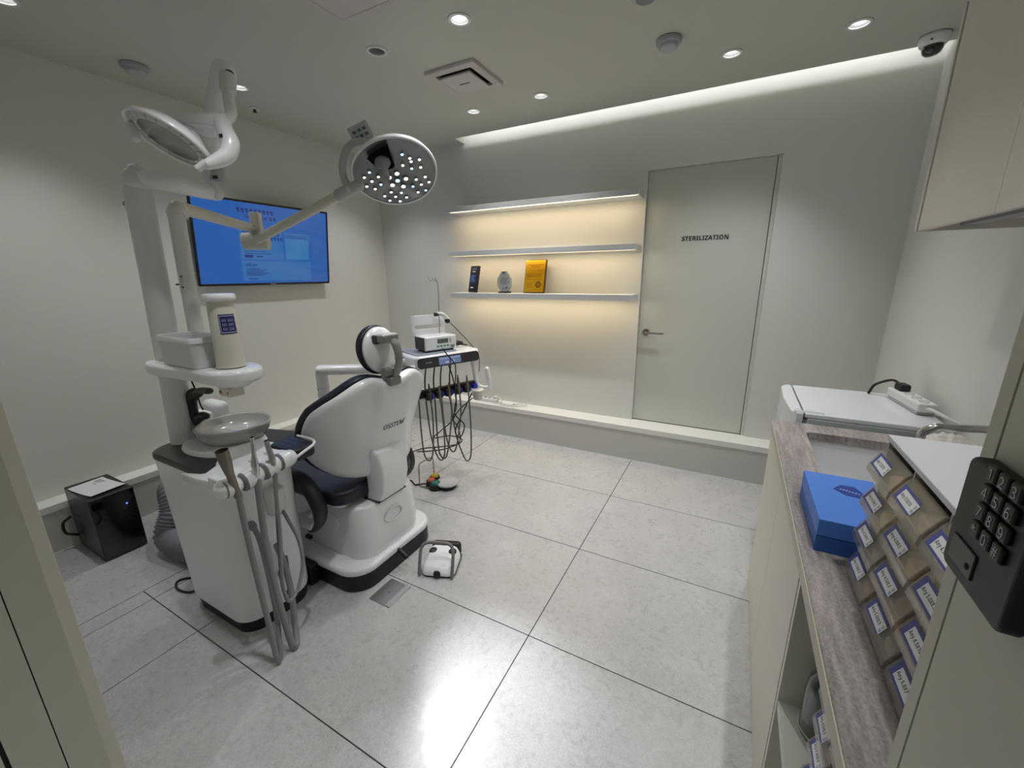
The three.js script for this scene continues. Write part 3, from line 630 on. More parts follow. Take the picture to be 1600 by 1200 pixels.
{
  const c = V(0.293, 0.43, -0.99);
  const t = thing('glass_bottle', 'round shouldered dark green bottle on the open cabinet shelf', 'bottle', [c.x, c.y, c.z]);
  part(t, 'body', lathe([[0, 0], [0.044, 0.0], [0.05, 0.008], [0.051, 0.12], [0.046, 0.155], [0.03, 0.185], [0.019, 0.2], [0.019, 0.225], [0, 0.225]], c, V(0, 1, 0), 32), M.bottle);
  part(t, 'cap', lathe([[0.021, 0.215], [0.021, 0.245], [0.018, 0.25], [0, 0.25]], c, V(0, 1, 0), 24), M.lightGrey);
  part(t, 'shoulder_ring', lathe([[0.0505, 0.014], [0.0525, 0.017], [0.0505, 0.02]], c, V(0, 1, 0), 32), M.lightGrey);
}
{
  // upper cabinet
  const [x0, y0, y1, z0] = [0.54, 1.635, 2.335, -2.095];
  const t = thing('wall_cabinet', 'beige wall cabinet with flat doors above the worktop', 'cabinet', [0.69, y0, -1.3]);
  part(t, 'carcass', [box(x0 + 0.02, RX, y0 + 0.03, y1, z0 + 0.018, CZ1), box(x0 + 0.02, x0 + 0.04, y0 + 0.012, y0 + 0.03, z0 + 0.018, CZ1)], M.upper);
  part(t, 'end_panel', box(x0 - 0.004, RX, y0, y1 - 0.01, z0, z0 + 0.018, 0.002), std(0xd3d0c6, 0.5));
  const seams = [z0 + 0.0225, -1.545, -1.0, CZ1];
  for (let k = 0; k < 3; k++) part(t, 'cabinet_door', box(x0, x0 + 0.019, y0 + 0.002, y1 + 0.003, seams[k] + 0.0012, seams[k + 1] - 0.0012, 0.0012), M.upper);
  part(t, 'light_rail', box(x0 + 0.11, x0 + 0.16, y0 + 0.014, y0 + 0.03, z0 + 0.018, CZ1), M.grey);
}
{
  // keypad lock on the door lining
  const X = 0.2, zL = (u, v) => PX(u, v, 'x', X);
  const t = thing('keypad_lock', 'black electronic keypad lock on the entrance door lining', 'keypad', [X, 1.24, -0.42]);
  const A = zL(1556, 713), B = zL(1505, 870), C = zL(1558, 948);
  const yT = A.y, zF = (A.z + B.z) / 2, yB = C.y - 0.001, zN = zF + 0.095;
  const s = rrShape(zN - zF, yT - yB, 0.009); const g = extr(s, 0.014, 0.003); g.rotateY(-Math.PI / 2); g.translate(X, (yT + yB) / 2, (zF + zN) / 2);
  part(t, 'housing', g, std(0x17181a, 0.5));
  const k1 = zL(1558, 742), k3 = zL(1596, 773), ks = zL(1530, 828); const dz = (k3.z - k1.z) / 2, dy = (k1.y - ks.y) / 3;
  const sc = (X - 0.014) / X;
  const rows = ['123', '456', '789', '*0#'];
  rows.forEach((r, i) => [...r].forEach((ch, j) => {
    const cy = EYE + (k1.y - EYE) * sc - i * dy * sc, cz = (k1.z) * sc + j * dz * sc;
    const key = part(t, 'key', box(X - 0.0175, X - 0.0135, cy - dy * 0.38, cy + dy * 0.38, cz - dz * 0.38, cz + dz * 0.38, 0.0018), M.black);
    const tx = text(ch, dy * 0.5, 0.0003, fontR); tx.rotateY(-Math.PI / 2); tx.translate(X - 0.0176, cy - dy * 0.25, cz); part(key, 'digit', tx, std(0xb8b8b8, 0.5));
  }));
  part(t, 'card_reader', box(X - 0.0155, X - 0.0135, yB + 0.012, yB + 0.034, zF + 0.012, zF + 0.05, 0.001), std(0x101113, 0.35));
  part(t, 'sensor', ball(V(X - 0.0155, yB + 0.02, zF + 0.042), 0.003, 0.5), M.black);
}

// ------------------------------------------------------------ dental chair (axis along x, head towards +x)
{
  const zc = -1.40;
  const t = thing('dental_chair', 'white dental chair with navy cushions, its rear shell lettered OSSTEM', 'dental chair', [-1.9, 0, zc]);
  part(t, 'base_skirt', slab(-2.55, -1.442, -1.69, -1.102, 0, 0.088, 0.12, 0.006), M.black);
  part(t, 'base_plate', slab(-2.55, -1.438, -1.694, -1.098, 0.083, 0.128, 0.125, 0.018), M.white);
  const R = (y, i, r) => rrRing(y, -2.42 + i, -1.468 - i, -1.612 + i, -1.185 - i, r, 10);
  part(t, 'base_cover', loft([R(0.124, 0.0, 0.1), R(0.20, -0.004, 0.1), R(0.34, 0.004, 0.1), R(0.39, 0.01, 0.1), R(0.404, 0.024, 0.09), R(0.406, 0.05, 0.07)]), M.white);
  part(t, 'cover_emblem', [lathe([[0.05, 0], [0.052, 0.004], [0.046, 0.005], [0, 0.005]], V(-1.69, 0.30, -1.188), V(0, 0, 1)), sweep([V(-1.466, 0.30, -1.33), V(-1.464, 0.335, -1.37), V(-1.464, 0.33, -1.43), V(-1.465, 0.29, -1.45), V(-1.465, 0.265, -1.40), V(-1.466, 0.275, -1.35)], 0.004, { closed: true, cap: false })], M.white);
  // curved support from base to backrest
  const prof = polyShape([[-1.56, 0.395], [-1.473, 0.392], [-1.445, 0.44], [-1.425, 0.52], [-1.425, 0.60], [-1.45, 0.67], [-1.54, 0.70], [-1.56, 0.62], [-1.545, 0.52], [-1.55, 0.44]], false);
  const arm = extr(prof, 0.18, 0.014, 4); arm.translate(0, 0, zc - 0.085);
  part(t, 'support_arm', BGU.toCreasedNormals(arm, 0.7), M.white);
  part(t, 'support_slot', box(-1.57, -1.462, 0.4045, 0.4085, zc - 0.092, zc + 0.102), M.black);
  // seat and leg rest
  part(t, 'seat_pan', [slab(-2.5, -1.585, zc - 0.235, zc + 0.235, 0.40, 0.44, 0.06, 0.012)], M.white);
  part(t, 'seat_cushion', [slab(-2.46, -1.535, zc - 0.268, zc + 0.268, 0.432, 0.508, 0.09, 0.022)], M.navy, 'navy upholstered seat');
  const leg = slab(-0.34, 0.34, -0.22, 0.22, -0.04, 0.035, 0.1, 0.02); leg.rotateZ(0.12); leg.translate(-2.77, 0.435, zc);
  part(t, 'leg_rest', leg, M.navy, 'navy upholstered leg rest');
  // backrest shell
  const half = [[0, 0.525], [0.10, 0.53], [0.19, 0.55], [0.25, 0.60], [0.285, 0.68], [0.302, 0.77], [0.308, 0.85], [0.302, 0.905], [0.275, 0.95], [0.217, 1.0], [0.165, 1.034], [0.115, 1.047], [0.055, 1.034], [0.0, 1.018]];
  const out = [...half, ...half.slice(1, -1).reverse().map(([a, b]) => [-a, b])];
  const oc = new THREE.CatmullRomCurve3(out.map(([a, b]) => V(a, b, 0)), true, 'centripetal');
  const NO = 96, ring = (k) => Array.from({ length: NO }, (_, j) => { const p = oc.getPoint(j / NO); return [p.x * k, 0.78 + (p.y - 0.78) * k]; });
  const xc = (y) => -1.497 + (y - 0.5) * 0.1 + Math.max(0, y - 0.7) * 0.14;
  const wing = (a, y) => { const k = 0.22 * (1 - Math.max(0, Math.min(1, (y - 0.66) / 0.32)) * 0.62); return k * Math.pow(Math.abs(a) / 0.30, 3.2); };
  const sm = (e0, e1, v) => { const q = Math.max(0, Math.min(1, (v - e0) / (e1 - e0))); return q * q * (3 - 2 * q); };
  const zb = zc - 0.02, surf = (a, y, dx) => V(xc(y) - wing(a, y) + dx - a * 0.13, y, zb + a);
  const shellRing = (k, dx) => ring(k).map(([a, y]) => { const ridge = 0.013 * (1 - sm(0.085, 0.125, Math.abs(a) + (y - 0.8) * 0.06)) * sm(1.0, 0.9, k); return surf(a, y, dx + ridge); });
  const ks = [[1.0, -0.052], [1.012, -0.045], [1.012, -0.036], [1.0, -0.022], [0.975, -0.011], [0.93, -0.004], [0.85, 0], [0.75, 0], [0.65, 0], [0.55, 0], [0.45, 0], [0.35, 0], [0.25, 0], [0.15, 0], [0.05, 0]];
  const sh = part(t, 'backrest_shell', loft(ks.map(([k, d]) => shellRing(k, d)), true, true), M.white, 'white curved rear shell of the backrest');
  const cu = [[0.97, -0.05], [1.0, -0.054], [1.012, -0.066], [1.014, -0.085], [1.0, -0.104], [0.96, -0.114], [0.85, -0.118], [0.6, -0.12], [0.3, -0.12], [0.05, -0.12]];
  part(t, 'backrest_cushion', loft(cu.map(([k, d]) => ring(k).map(([a, y]) => surf(a * (1 + 0), y + (y > 0.9 ? 0.012 : 0), d))), true, true), M.navy, 'navy upholstered backrest cushion');
  // lettering on the shell
  const tx = text('OSSTEM', 0.0235, 0.002, fontR); const sk = new THREE.Matrix4().set(1, 0.2, 0, 0, 0, 1, 0, 0, 0, 0, 1, 0, 0, 0, 0, 1); tx.applyMatrix4(sk);
  tx.scale(1.05, 1, 1); tx.rotateY(Math.PI / 2); tx.translate(0, 0.775, zc - 0.022);
  { const p = tx.attributes.position; for (let i = 0; i < p.count; i++) p.setX(i, surf(p.getZ(i) - zb, p.getY(i), 0.0125 + p.getX(i)).x); tx.computeVertexNormals(); }
  part(sh, 'lettering', tx, std(0x3a3b3e, 0.5), 'dark grey lettering OSSTEM');
  part(sh, 'lettering_dot', ball(V(xc(0.82) + 0.023, 0.802, zc - 0.084), 0.003), std(0x55565a, 0.5));
  // headrest
  const hx = -1.475, hy = 1.163, hd = V(0.985, 0.17, 0).normalize();
  const hr = (kz, ky, dx, oy = 0) => Array.from({ length: 48 }, (_, j) => { const a = -j / 48 * Math.PI * 2, yy = Math.sin(a), zz = Math.cos(a); const w = 1 + 0.08 * yy; return V(hx + dx + yy * ky * -0.05 - 0.3 * kz * kz * zz * zz, hy + oy + yy * ky, zc - 0.005 + zz * kz * w); });
  part(t, 'headrest_cushion', loft([hr(0.02, 0.02, -0.062), hr(0.066, 0.08, -0.06), hr(0.092, 0.105, -0.05), hr(0.104, 0.115, -0.034), hr(0.106, 0.117, -0.016), hr(0.101, 0.112, -0.002), hr(0.08, 0.09, 0.0)].reverse()), M.navy, 'navy headrest cushion');
  const hs = part(t, 'headrest_shell', loft([hr(0.08, 0.09, 0.0), hr(0.099, 0.110, 0.0), hr(0.098, 0.109, 0.01), hr(0.087, 0.098, 0.026), hr(0.066, 0.075, 0.038), hr(0.04, 0.045, 0.044), hr(0.005, 0.005, 0.045)].reverse()), M.white, 'white headrest shell');
  const br = part(t, 'headrest_bracket', [
    sweep([V(-1.393, 1.222, zc - 0.012), V(-1.370, 1.19, zc - 0.012), V(-1.360, 1.13, zc - 0.012), V(-1.376, 1.07, zc - 0.012), V(-1.410, 1.03, zc - 0.012)], [0.026, 0.024, 0.022, 0.024, 0.027], { flat: 0.5, ref: V(1, 0.1, 0) }),
    box(-1.443, -1.378, 1.205, 1.245, zc - 0.045, zc + 0.055, 0.012), box(-1.448, -1.378, 1.0, 1.045, zc - 0.04, zc + 0.03, 0.01)], M.steel && std(0x8d8c88, 0.38, { metalness: 0.3 }), 'grey headrest arm');
  part(br, 'knob', cyl(V(-1.403, 1.07, zc + 0.012), V(-1.403, 1.07, zc + 0.05), 0.022, 0.02), std(0x7b7a78, 0.4));
  part(br, 'clamp', box(-1.453, -1.418, 1.2, 1.242, zc + 0.02, zc + 0.06, 0.008), M.darkGrey);
  part(hs, 'slot_plate', box(-1.450, -1.446, 1.11, 1.18, zc - 0.008, zc + 0.01, 0.001), M.whiteSoft);
  // armrests
  for (const [s, za] of [[1, zc + 0.31], [-1, zc - 0.31]]) {
    const path = [[-2.0, 0.545], [-1.92, 0.573], [-1.84, 0.59], [-1.75, 0.578], [-1.675, 0.53], [-1.63, 0.455], [-1.632, 0.385], [-1.672, 0.325], [-1.72, 0.30]].map(([x, y]) => V(x, y, za));
    const a = part(t, 'armrest', sweep(path, [0.014, 0.018, 0.02, 0.021, 0.021, 0.021, 0.02, 0.016, 0.008], { flat: 1.9, ref: V(0, 0, 1), n: 60 }), std(0x1c1d22, 0.45), 'dark curved armrest');
    const inner = path.map((p, i) => p.clone().add(V(i < 3 ? 0.004 : -0.016, i < 5 ? -0.02 : 0.004, 0)));
    part(a, 'armrest_band', sweep(inner.slice(0, 8), 0.012, { flat: 2.0, ref: V(0, 0, 1), n: 50 }), M.whiteSoft, 'pale inner band of the armrest');
    part(a, 'armrest_link', sweep([V(-1.70, 0.325, za), V(-1.76, 0.335, za), V(-1.81, 0.34, za - s * 0.01)], [0.022, 0.028, 0.032], { flat: 0.8 }), M.white);
    part(a, 'pivot_cap', lathe([[0, 0.016], [0.02, 0.014], [0.026, 0.006], [0.027, 0]], V(-1.80, 0.335, za + s * 0.022), V(0, 0, s)), M.white);
    part(a, 'pivot_shaft', cyl(V(-1.8, 0.335, za), V(-1.8, 0.335, zc + s * 0.2), 0.02), M.whiteSoft);
  }
  part(t, 'stop_lever', sweep([V(-1.47, 0.105, -1.375), V(-1.44, 0.10, -1.375), V(-1.40, 0.085, -1.372), V(-1.385, 0.075, -1.37)], [0.013, 0.010, 0.012, 0.013]), M.black, 'black foot lever');
  part(t, 'rubber_stop', lathe([[0, 0], [0.013, 0], [0.013, 0.016], [0, 0.02]], V(-1.51, 0.126, -1.35)), M.black);
  part(t, 'side_nub', box(-1.9, -1.86, 0.15, 0.17, -1.185, -1.165, 0.005), M.black);
}

// ------------------------------------------------------------ cuspidor unit
const UNIT = thing('dental_unit', 'white dental water unit with post, spittoon bowl and suction hoses', 'dental unit', [-2.0, 0, -0.9]);
{
  const t = UNIT;
  const R = (y, x0, x1, z0, z1, r) => rrRing(y, x0, x1, z0, z1, r, 10);
  part(t, 'base_skirt', loft([R(0, -2.14, -1.685, -1.04, -0.728, 0.085), R(0.062, -2.15, -1.68, -1.045, -0.722, 0.088)]), M.black);
  part(t, 'body', loft([R(0.06, -2.155, -1.678, -1.048, -0.718, 0.09), R(0.075, -2.16, -1.676, -1.05, -0.716, 0.09), R(0.38, -2.21, -1.69, -1.06, -0.722, 0.09), R(0.62, -2.27, -1.70, -1.07, -0.73, 0.095), R(0.715, -2.30, -1.70, -1.075, -0.735, 0.1), R(0.724, -2.30, -1.70, -1.075, -0.735, 0.1)]), M.white);
  part(t, 'top_deck', loft([R(0.722, -2.305, -1.70, -1.08, -0.732, 0.1), R(0.742, -2.305, -1.70, -1.08, -0.732, 0.1), R(0.748, -2.296, -1.708, -1.07, -0.74, 0.095)]), std(0x2a2826, 0.35));
  const rd = lathe([[0, 0.018], [0.17, 0.018], [0.19, 0.012], [0.197, 0.0]], V(0, 0, 0)); rd.scale(1.1, 1, 0.78); rd.translate(-2.06, 0.748, -0.955);
  part(t, 'bowl_tray', rd, M.white);
  const bc = V(-2.05, 0.758, -1.0);
  const bw = part(t, 'bowl', lathe([[0, 0.0], [0.10, 0.0], [0.13, 0.012], [0.147, 0.04], [0.155, 0.07], [0.156, 0.078], [0.151, 0.08], [0.147, 0.072], [0.139, 0.045], [0.118, 0.022], [0.03, 0.012], [0, 0.011]], bc, V(0, 1, 0), 64), M.ceramic, 'grey ceramic spittoon bowl');
  part(bw, 'drain', lathe([[0, 0.0135], [0.018, 0.0135], [0.018, 0.011], [0, 0.011]], bc, V(0, 1, 0), 20), M.steel);
  // cup stand and splash guard behind the bowl
  part(t, 'rinse_housing', [box(-2.47, -2.31, 0.752, 0.875, -1.13, -1.06, 0.03), box(-2.40, -2.28, 0.76, 0.85, -1.03, -0.985, 0.016)], M.whiteSoft);
  part(t, 'rinse_pipe', sweep([V(-2.27, 0.85, -0.985), V(-2.245, 0.862, -0.965), V(-2.225, 0.855, -0.95), V(-2.215, 0.84, -0.945)], 0.008), M.white);
  part(t, 'side_knob', cyl(V(-2.25, 0.80, -0.915), V(-2.22, 0.80, -0.90), 0.026), M.whiteSoft);
  // post
  const base = PX(288, 684, 'z', -0.88), top = PX(215, 296, 'z', -0.88);
  part(t, 'post', sweep([base.clone().setY(0.745), base.clone().lerp(top, 0.3), base.clone().lerp(top, 0.7), top.clone()], [0.056, 0.05, 0.048, 0.048], { seg: 28, n: 20 }), M.whiteSoft, 'thick white post');
  part(t, 'post_collar', cyl(PX(216, 318, 'z', -0.88), PX(216.6, 320, 'z', -0.88), 0.0488, 0.0488, 28), M.grey);
  // side shelf on the post
  const yP = 1.135;
  const sh = polyShape([[-2.30, 0.86], [-2.27, 0.80], [-2.18, 0.785], [-2.02, 0.795], [-1.90, 0.805], [-1.80, 0.80], [-1.72, 0.82], [-1.672, 0.88], [-1.68, 0.95], [-1.74, 1.0], [-1.84, 1.01], [-2.0, 0.99], [-2.2, 0.975], [-2.29, 0.94]], true);
  const pg = extr(sh, 0.055, 0.016, 4); pg.rotateX(-Math.PI / 2); pg.translate(0, yP - 0.04, 0);
  part(t, 'side_shelf', BGU.toCreasedNormals(pg, 0.9), M.white, 'white shelf arm on the post');
  part(t, 'shelf_bowl', lathe([[0, -0.035], [0.05, -0.034], [0.08, -0.015], [0.094, 0.012]], V(-1.785, yP - 0.03, -0.905), V(0, 1, 0), 40), M.white);
  const fl = part(t, 'cup_filler', box(-1.82, -1.74, yP - 0.098, yP - 0.06, -0.915, -0.855, 0.006), M.offwhite);
  part(fl, 'indicator', [box(-1.81, -1.797, yP - 0.086, yP - 0.074, -0.856, -0.8535), box(-1.755, -1.749, yP - 0.084, yP - 0.075, -0.856, -0.8535)], std(0xb0553c, 0.5));
  // instrument holder: sloped panel with barrels
  const A = V(-1.975, 0.712, -0.728), B = V(-1.885, 0.778, -0.985), C = V(-1.62, 0.80, -0.985), D = V(-1.585, 0.778, -0.70);
  const up = (p, d) => p.clone().add(V(0, d, 0));
  const quad = [A, V(-1.96, 0.722, -0.75), B, V(-1.86, 0.785, -1.0), V(-1.66, 0.80, -1.0), C, V(-1.585, 0.792, -0.86), D, V(-1.61, 0.772, -0.69), V(-1.80, 0.742, -0.70)];
  part(t, 'holder_panel', loft([quad.map((p) => up(p, -0.03)), quad.map((p) => up(p, -0.006)), quad.map((p) => { const c = V(-1.77, 0.76, -0.84); return p.clone().lerp(c, 0.02); })].map((q) => q.slice().reverse()), true, true), M.white, 'white sloped instrument holder panel');
  part(t, 'holder_skirt', loft([[...quad].map((p) => up(p, -0.026)), [...quad].map((p) => { const q = p.clone().lerp(V(-1.82, 0.62, -0.86), 0.18); q.y = Math.min(q.y, 0.70) - 0.02; return q; })].map((q) => q.slice()), false, true), M.white);
  const hp = (u, v) => PX(u, v, 'x', -1.57);
  const barrels = [[[350, 764], [364, 759]], [[381, 752], [398, 742]], [[413, 735], [427, 726]], [[437, 721], [450, 715]]];
  for (const [a, b] of barrels) {
    const pa = hp(...a), pb = hp(...b); pa.y -= 0.002; pb.y -= 0.002;
    const bl = part(t, 'holder_barrel', [sweep([pa, pb], 0.036, { seg: 28, n: 6, cap: false }), sweep([pb, pb.clone().lerp(pa, -0.15)], [0.036, 0.033], { seg: 28, n: 4 }), box(-1.68, -1.575, pa.y - 0.026, pa.y + 0.026, pb.z, pa.z, 0.008)], M.white);
    part(bl, 'grey_disc', lathe([[0.0362, 0], [0.036, 0.006], [0.030, 0.010], [0, 0.011]], pa, V(0, 0, 1), 28), M.grey);
  }
  part(t, 'holder_end', ball(hp(352, 763).add(V(0, -0.002, 0.004)), 0.036), M.white);
  // instruments
  const tip = (name, list, mat, lab) => part(t, name, sweep(list.map(([u, v]) => PX(u, v, 'x', -1.545)), list.map((q) => q[2]), { seg: 18, n: 24, cap: false }), mat, lab);
  tip('suction_handpiece', [[346, 704, 0.021], [349, 712, 0.02], [357, 735, 0.014], [365, 756, 0.013], [372, 776, 0.013]], M.bronze, 'bronze grey suction handpiece');
  tip('suction_tip', [[393.5, 683, 0.0085], [395.5, 700, 0.0065], [397, 715, 0.008], [398, 726, 0.014], [400, 738, 0.013], [403, 752, 0.011]], M.chrome, 'chrome saliva suction tip');
  tip('water_syringe', [[416, 688, 0.009], [420, 702, 0.01], [425, 716, 0.012], [428, 730, 0.009]], std(0xa9a6a2, 0.35, { metalness: 0.5 }), 'grey syringe handpiece');
  // hoses: loops hanging to the floor
  const hs = (list, r, mat) => part(t, 'hose', hose(list.map(([u, v, x]) => { const p = PX(u, v, 'x', x); p.y = Math.max(p.y, r + 0.001); return p; }), r), mat);
  hs([[372, 772, -1.545], [378, 800, -1.54], [387, 840, -1.53], [400, 895, -1.515], [412, 943, -1.5], [424, 990, -1.48], [431, 1022, -1.465], [435, 1034, -1.46], [437, 1024, -1.47], [436, 1000, -1.49], [432, 959, -1.54], [419, 895, -1.6], [405, 842, -1.64], [394, 822, -1.675]], 0.0105, M.hoseGrey);
  hs([[402, 748, -1.545], [407, 790, -1.54], [414, 840, -1.53], [424, 890, -1.51], [434, 932, -1.5], [449, 985, -1.48], [459, 1015, -1.468], [464, 1024, -1.465], [465, 1012, -1.48], [461, 975, -1.52], [455, 925, -1.57], [444, 880, -1.62], [432, 852, -1.66]], 0.0125, M.hoseGrey);
  hs([[428, 728, -1.545], [432, 780, -1.54], [438, 840, -1.53], [441, 904, -1.51], [446, 930, -1.505], [452, 939, -1.505], [461, 930, -1.52], [468, 912, -1.53], [473, 877, -1.55], [466, 842, -1.57], [450, 812, -1.6], [441, 797, -1.66]], 0.0075, M.hoseGrey);
  hs([[430, 735, -1.56], [433, 800, -1.56], [436, 850, -1.565], [440, 905, -1.57], [446, 928, -1.58], [452, 915, -1.6], [447, 870, -1.65]], 0.007, M.hoseDark);
  part(t, 'hose_socket', cyl(PX(395, 823, 'x', -1.69), PX(392, 820, 'x', -1.67), 0.017), M.grey);
  part(t, 'filter_jar', lathe([[0, 0], [0.035, 0], [0.04, 0.01], [0.042, 0.06], [0.038, 0.064], [0.042, 0.07], [0.04, 0.11], [0.03, 0.12], [0, 0.12]], V(-1.69, 0.50, -0.93)), M.whiteSoft, 'white filter jar');
  part(t, 'side_latch', box(-1.682, -1.672, 0.195, 0.225, -0.915, -0.885), M.black);
  part(t, 'floor_box', box(-2.1, -1.72, 0.0, 0.11, -1.16, -1.05, 0.01), M.black);
  // control pad
  const cp = slab(-1.735, -1.56, -1.08, -0.955, 0.745, 0.80, 0.04, 0.012);
  const pad = part(t, 'control_pad', cp, std(0x0b0c0f, 0.4), 'black glossy control pad');
  part(pad, 'rim', sweep([V(-1.70, 0.802, -1.083), V(-1.60, 0.802, -1.083), V(-1.56, 0.797, -1.06), V(-1.553, 0.785, -1.01), V(-1.557, 0.77, -0.97)], 0.006), M.white);
  for (let i = 0; i < 3; i++) for (let j = 0; j < 3; j++) part(pad, 'button', lathe([[0, 0.0012], [0.010, 0.001], [0.011, 0]], V(-1.70 + i * 0.034, 0.80, -1.055 + j * 0.032), V(0, 1, 0), 16), std(0x1e2a48, 0.4));
}
{
  // white open bin and cup dispenser on the shelf arm
  const yP = 1.152;
  const t = thing('tray_box', 'white open-topped plastic box on the unit shelf', 'box', [-2.0, yP, -0.87]);
  const R = (y, i, r) => rrRing(y, -2.135 + i, -1.852 - i, -0.945 + i, -0.805 - i, r);
  part(t, 'box_shell', loft([R(yP, 0.005, 0.02), R(yP + 0.118, 0.0, 0.026), R(yP + 0.12, 0.002, 0.024), R(yP + 0.118, 0.006, 0.02), R(yP + 0.01, 0.011, 0.018)], true, true), phy(0xdedfe0, 0.3, { side: THREE.DoubleSide }));
  part(t, 'rim', [loft([R(yP + 0.1, -0.003, 0.03), R(yP + 0.122, -0.003, 0.03), R(yP + 0.122, 0.003, 0.026), R(yP + 0.1, 0.001, 0.028)], false, false)], M.white);
  const c = V(-1.785, yP, -0.905);
  const d = thing('cup_dispenser', 'cream cylindrical cup dispenser with a blue sticker on the unit shelf', 'cup dispenser', [c.x, c.y, c.z]);
  part(d, 'tube', lathe([[0, 0.002], [0.054, 0.002], [0.054, 0.006], [0.051, 0.01], [0.045, 0.27], [0, 0.27]], c, V(0, 1, 0), 48), M.offwhite);
  part(d, 'lid', lathe([[0.045, 0.262], [0.054, 0.264], [0.057, 0.274], [0.054, 0.288], [0.047, 0.291], [0, 0.291]], c, V(0, 1, 0), 48), M.white);
  const g = new THREE.CylinderGeometry(0.0470, 0.0489, 0.076, 24, 1, true, 0, 1.25); g.rotateY(0.78); g.translate(c.x, c.y + 0.175, c.z);
  part(d, 'sticker', g, std(0xffffff, 0.5, { side: THREE.DoubleSide, map: canvasTex(256, 200, (k) => { k.fillStyle = '#262a66'; k.fillRect(0, 0, 256, 200); k.strokeStyle = '#d9dbe6'; k.lineWidth = 6; k.strokeRect(16, 16, 240, 168); k.fillStyle = '#aeb2cf'; for (let r = 0; r < 3; r++) for (let x = 44; x < 226; x += 22) { if ((x + r * 40) % 5 === 0) continue; k.fillRect(x, 48 + r * 44, 13, 5); k.fillRect(x + 9, 48 + r * 44, 4, 24); k.fillRect(x, 62 + r * 44, 8, 10); } }) }), 'dark blue printed sticker');
  // black curved stand beside the post
  const w = thing('viewer_stand', 'black curved stand with a cable beside the spittoon bowl', 'stand', [-2.22, 0.766, -0.905]);
  const q = (u, v) => PX(u, v, 'z', -0.915);
  part(w, 'stem', sweep([q(309, 665), q(303, 650), q(298, 628), q(302, 617), q(313, 613)], [0.014, 0.03, 0.034, 0.03, 0.018], { flat: 0.7, ref: V(0, 0, 1) }), M.black);
  part(w, 'arm_top', sweep([q(303, 614), q(315, 610.5), q(327, 611)], [0.012, 0.016, 0.014], { flat: 1.2, ref: V(0, 0, 1) }), std(0x46443f, 0.4));
  part(w, 'lower_holder', sweep([q(308, 656), q(316, 650), q(322, 650)], [0.02, 0.022, 0.016]), M.black);
  part(w, 'cable', sweep([q(297, 583), q(299, 594), q(304, 606), q(309, 620), q(313, 632), q(317, 640)], 0.0035), M.cableBlack);
  part(w, 'foot', cyl(q(309, 664), q(311, 676), 0.011, 0.016), M.black);
}

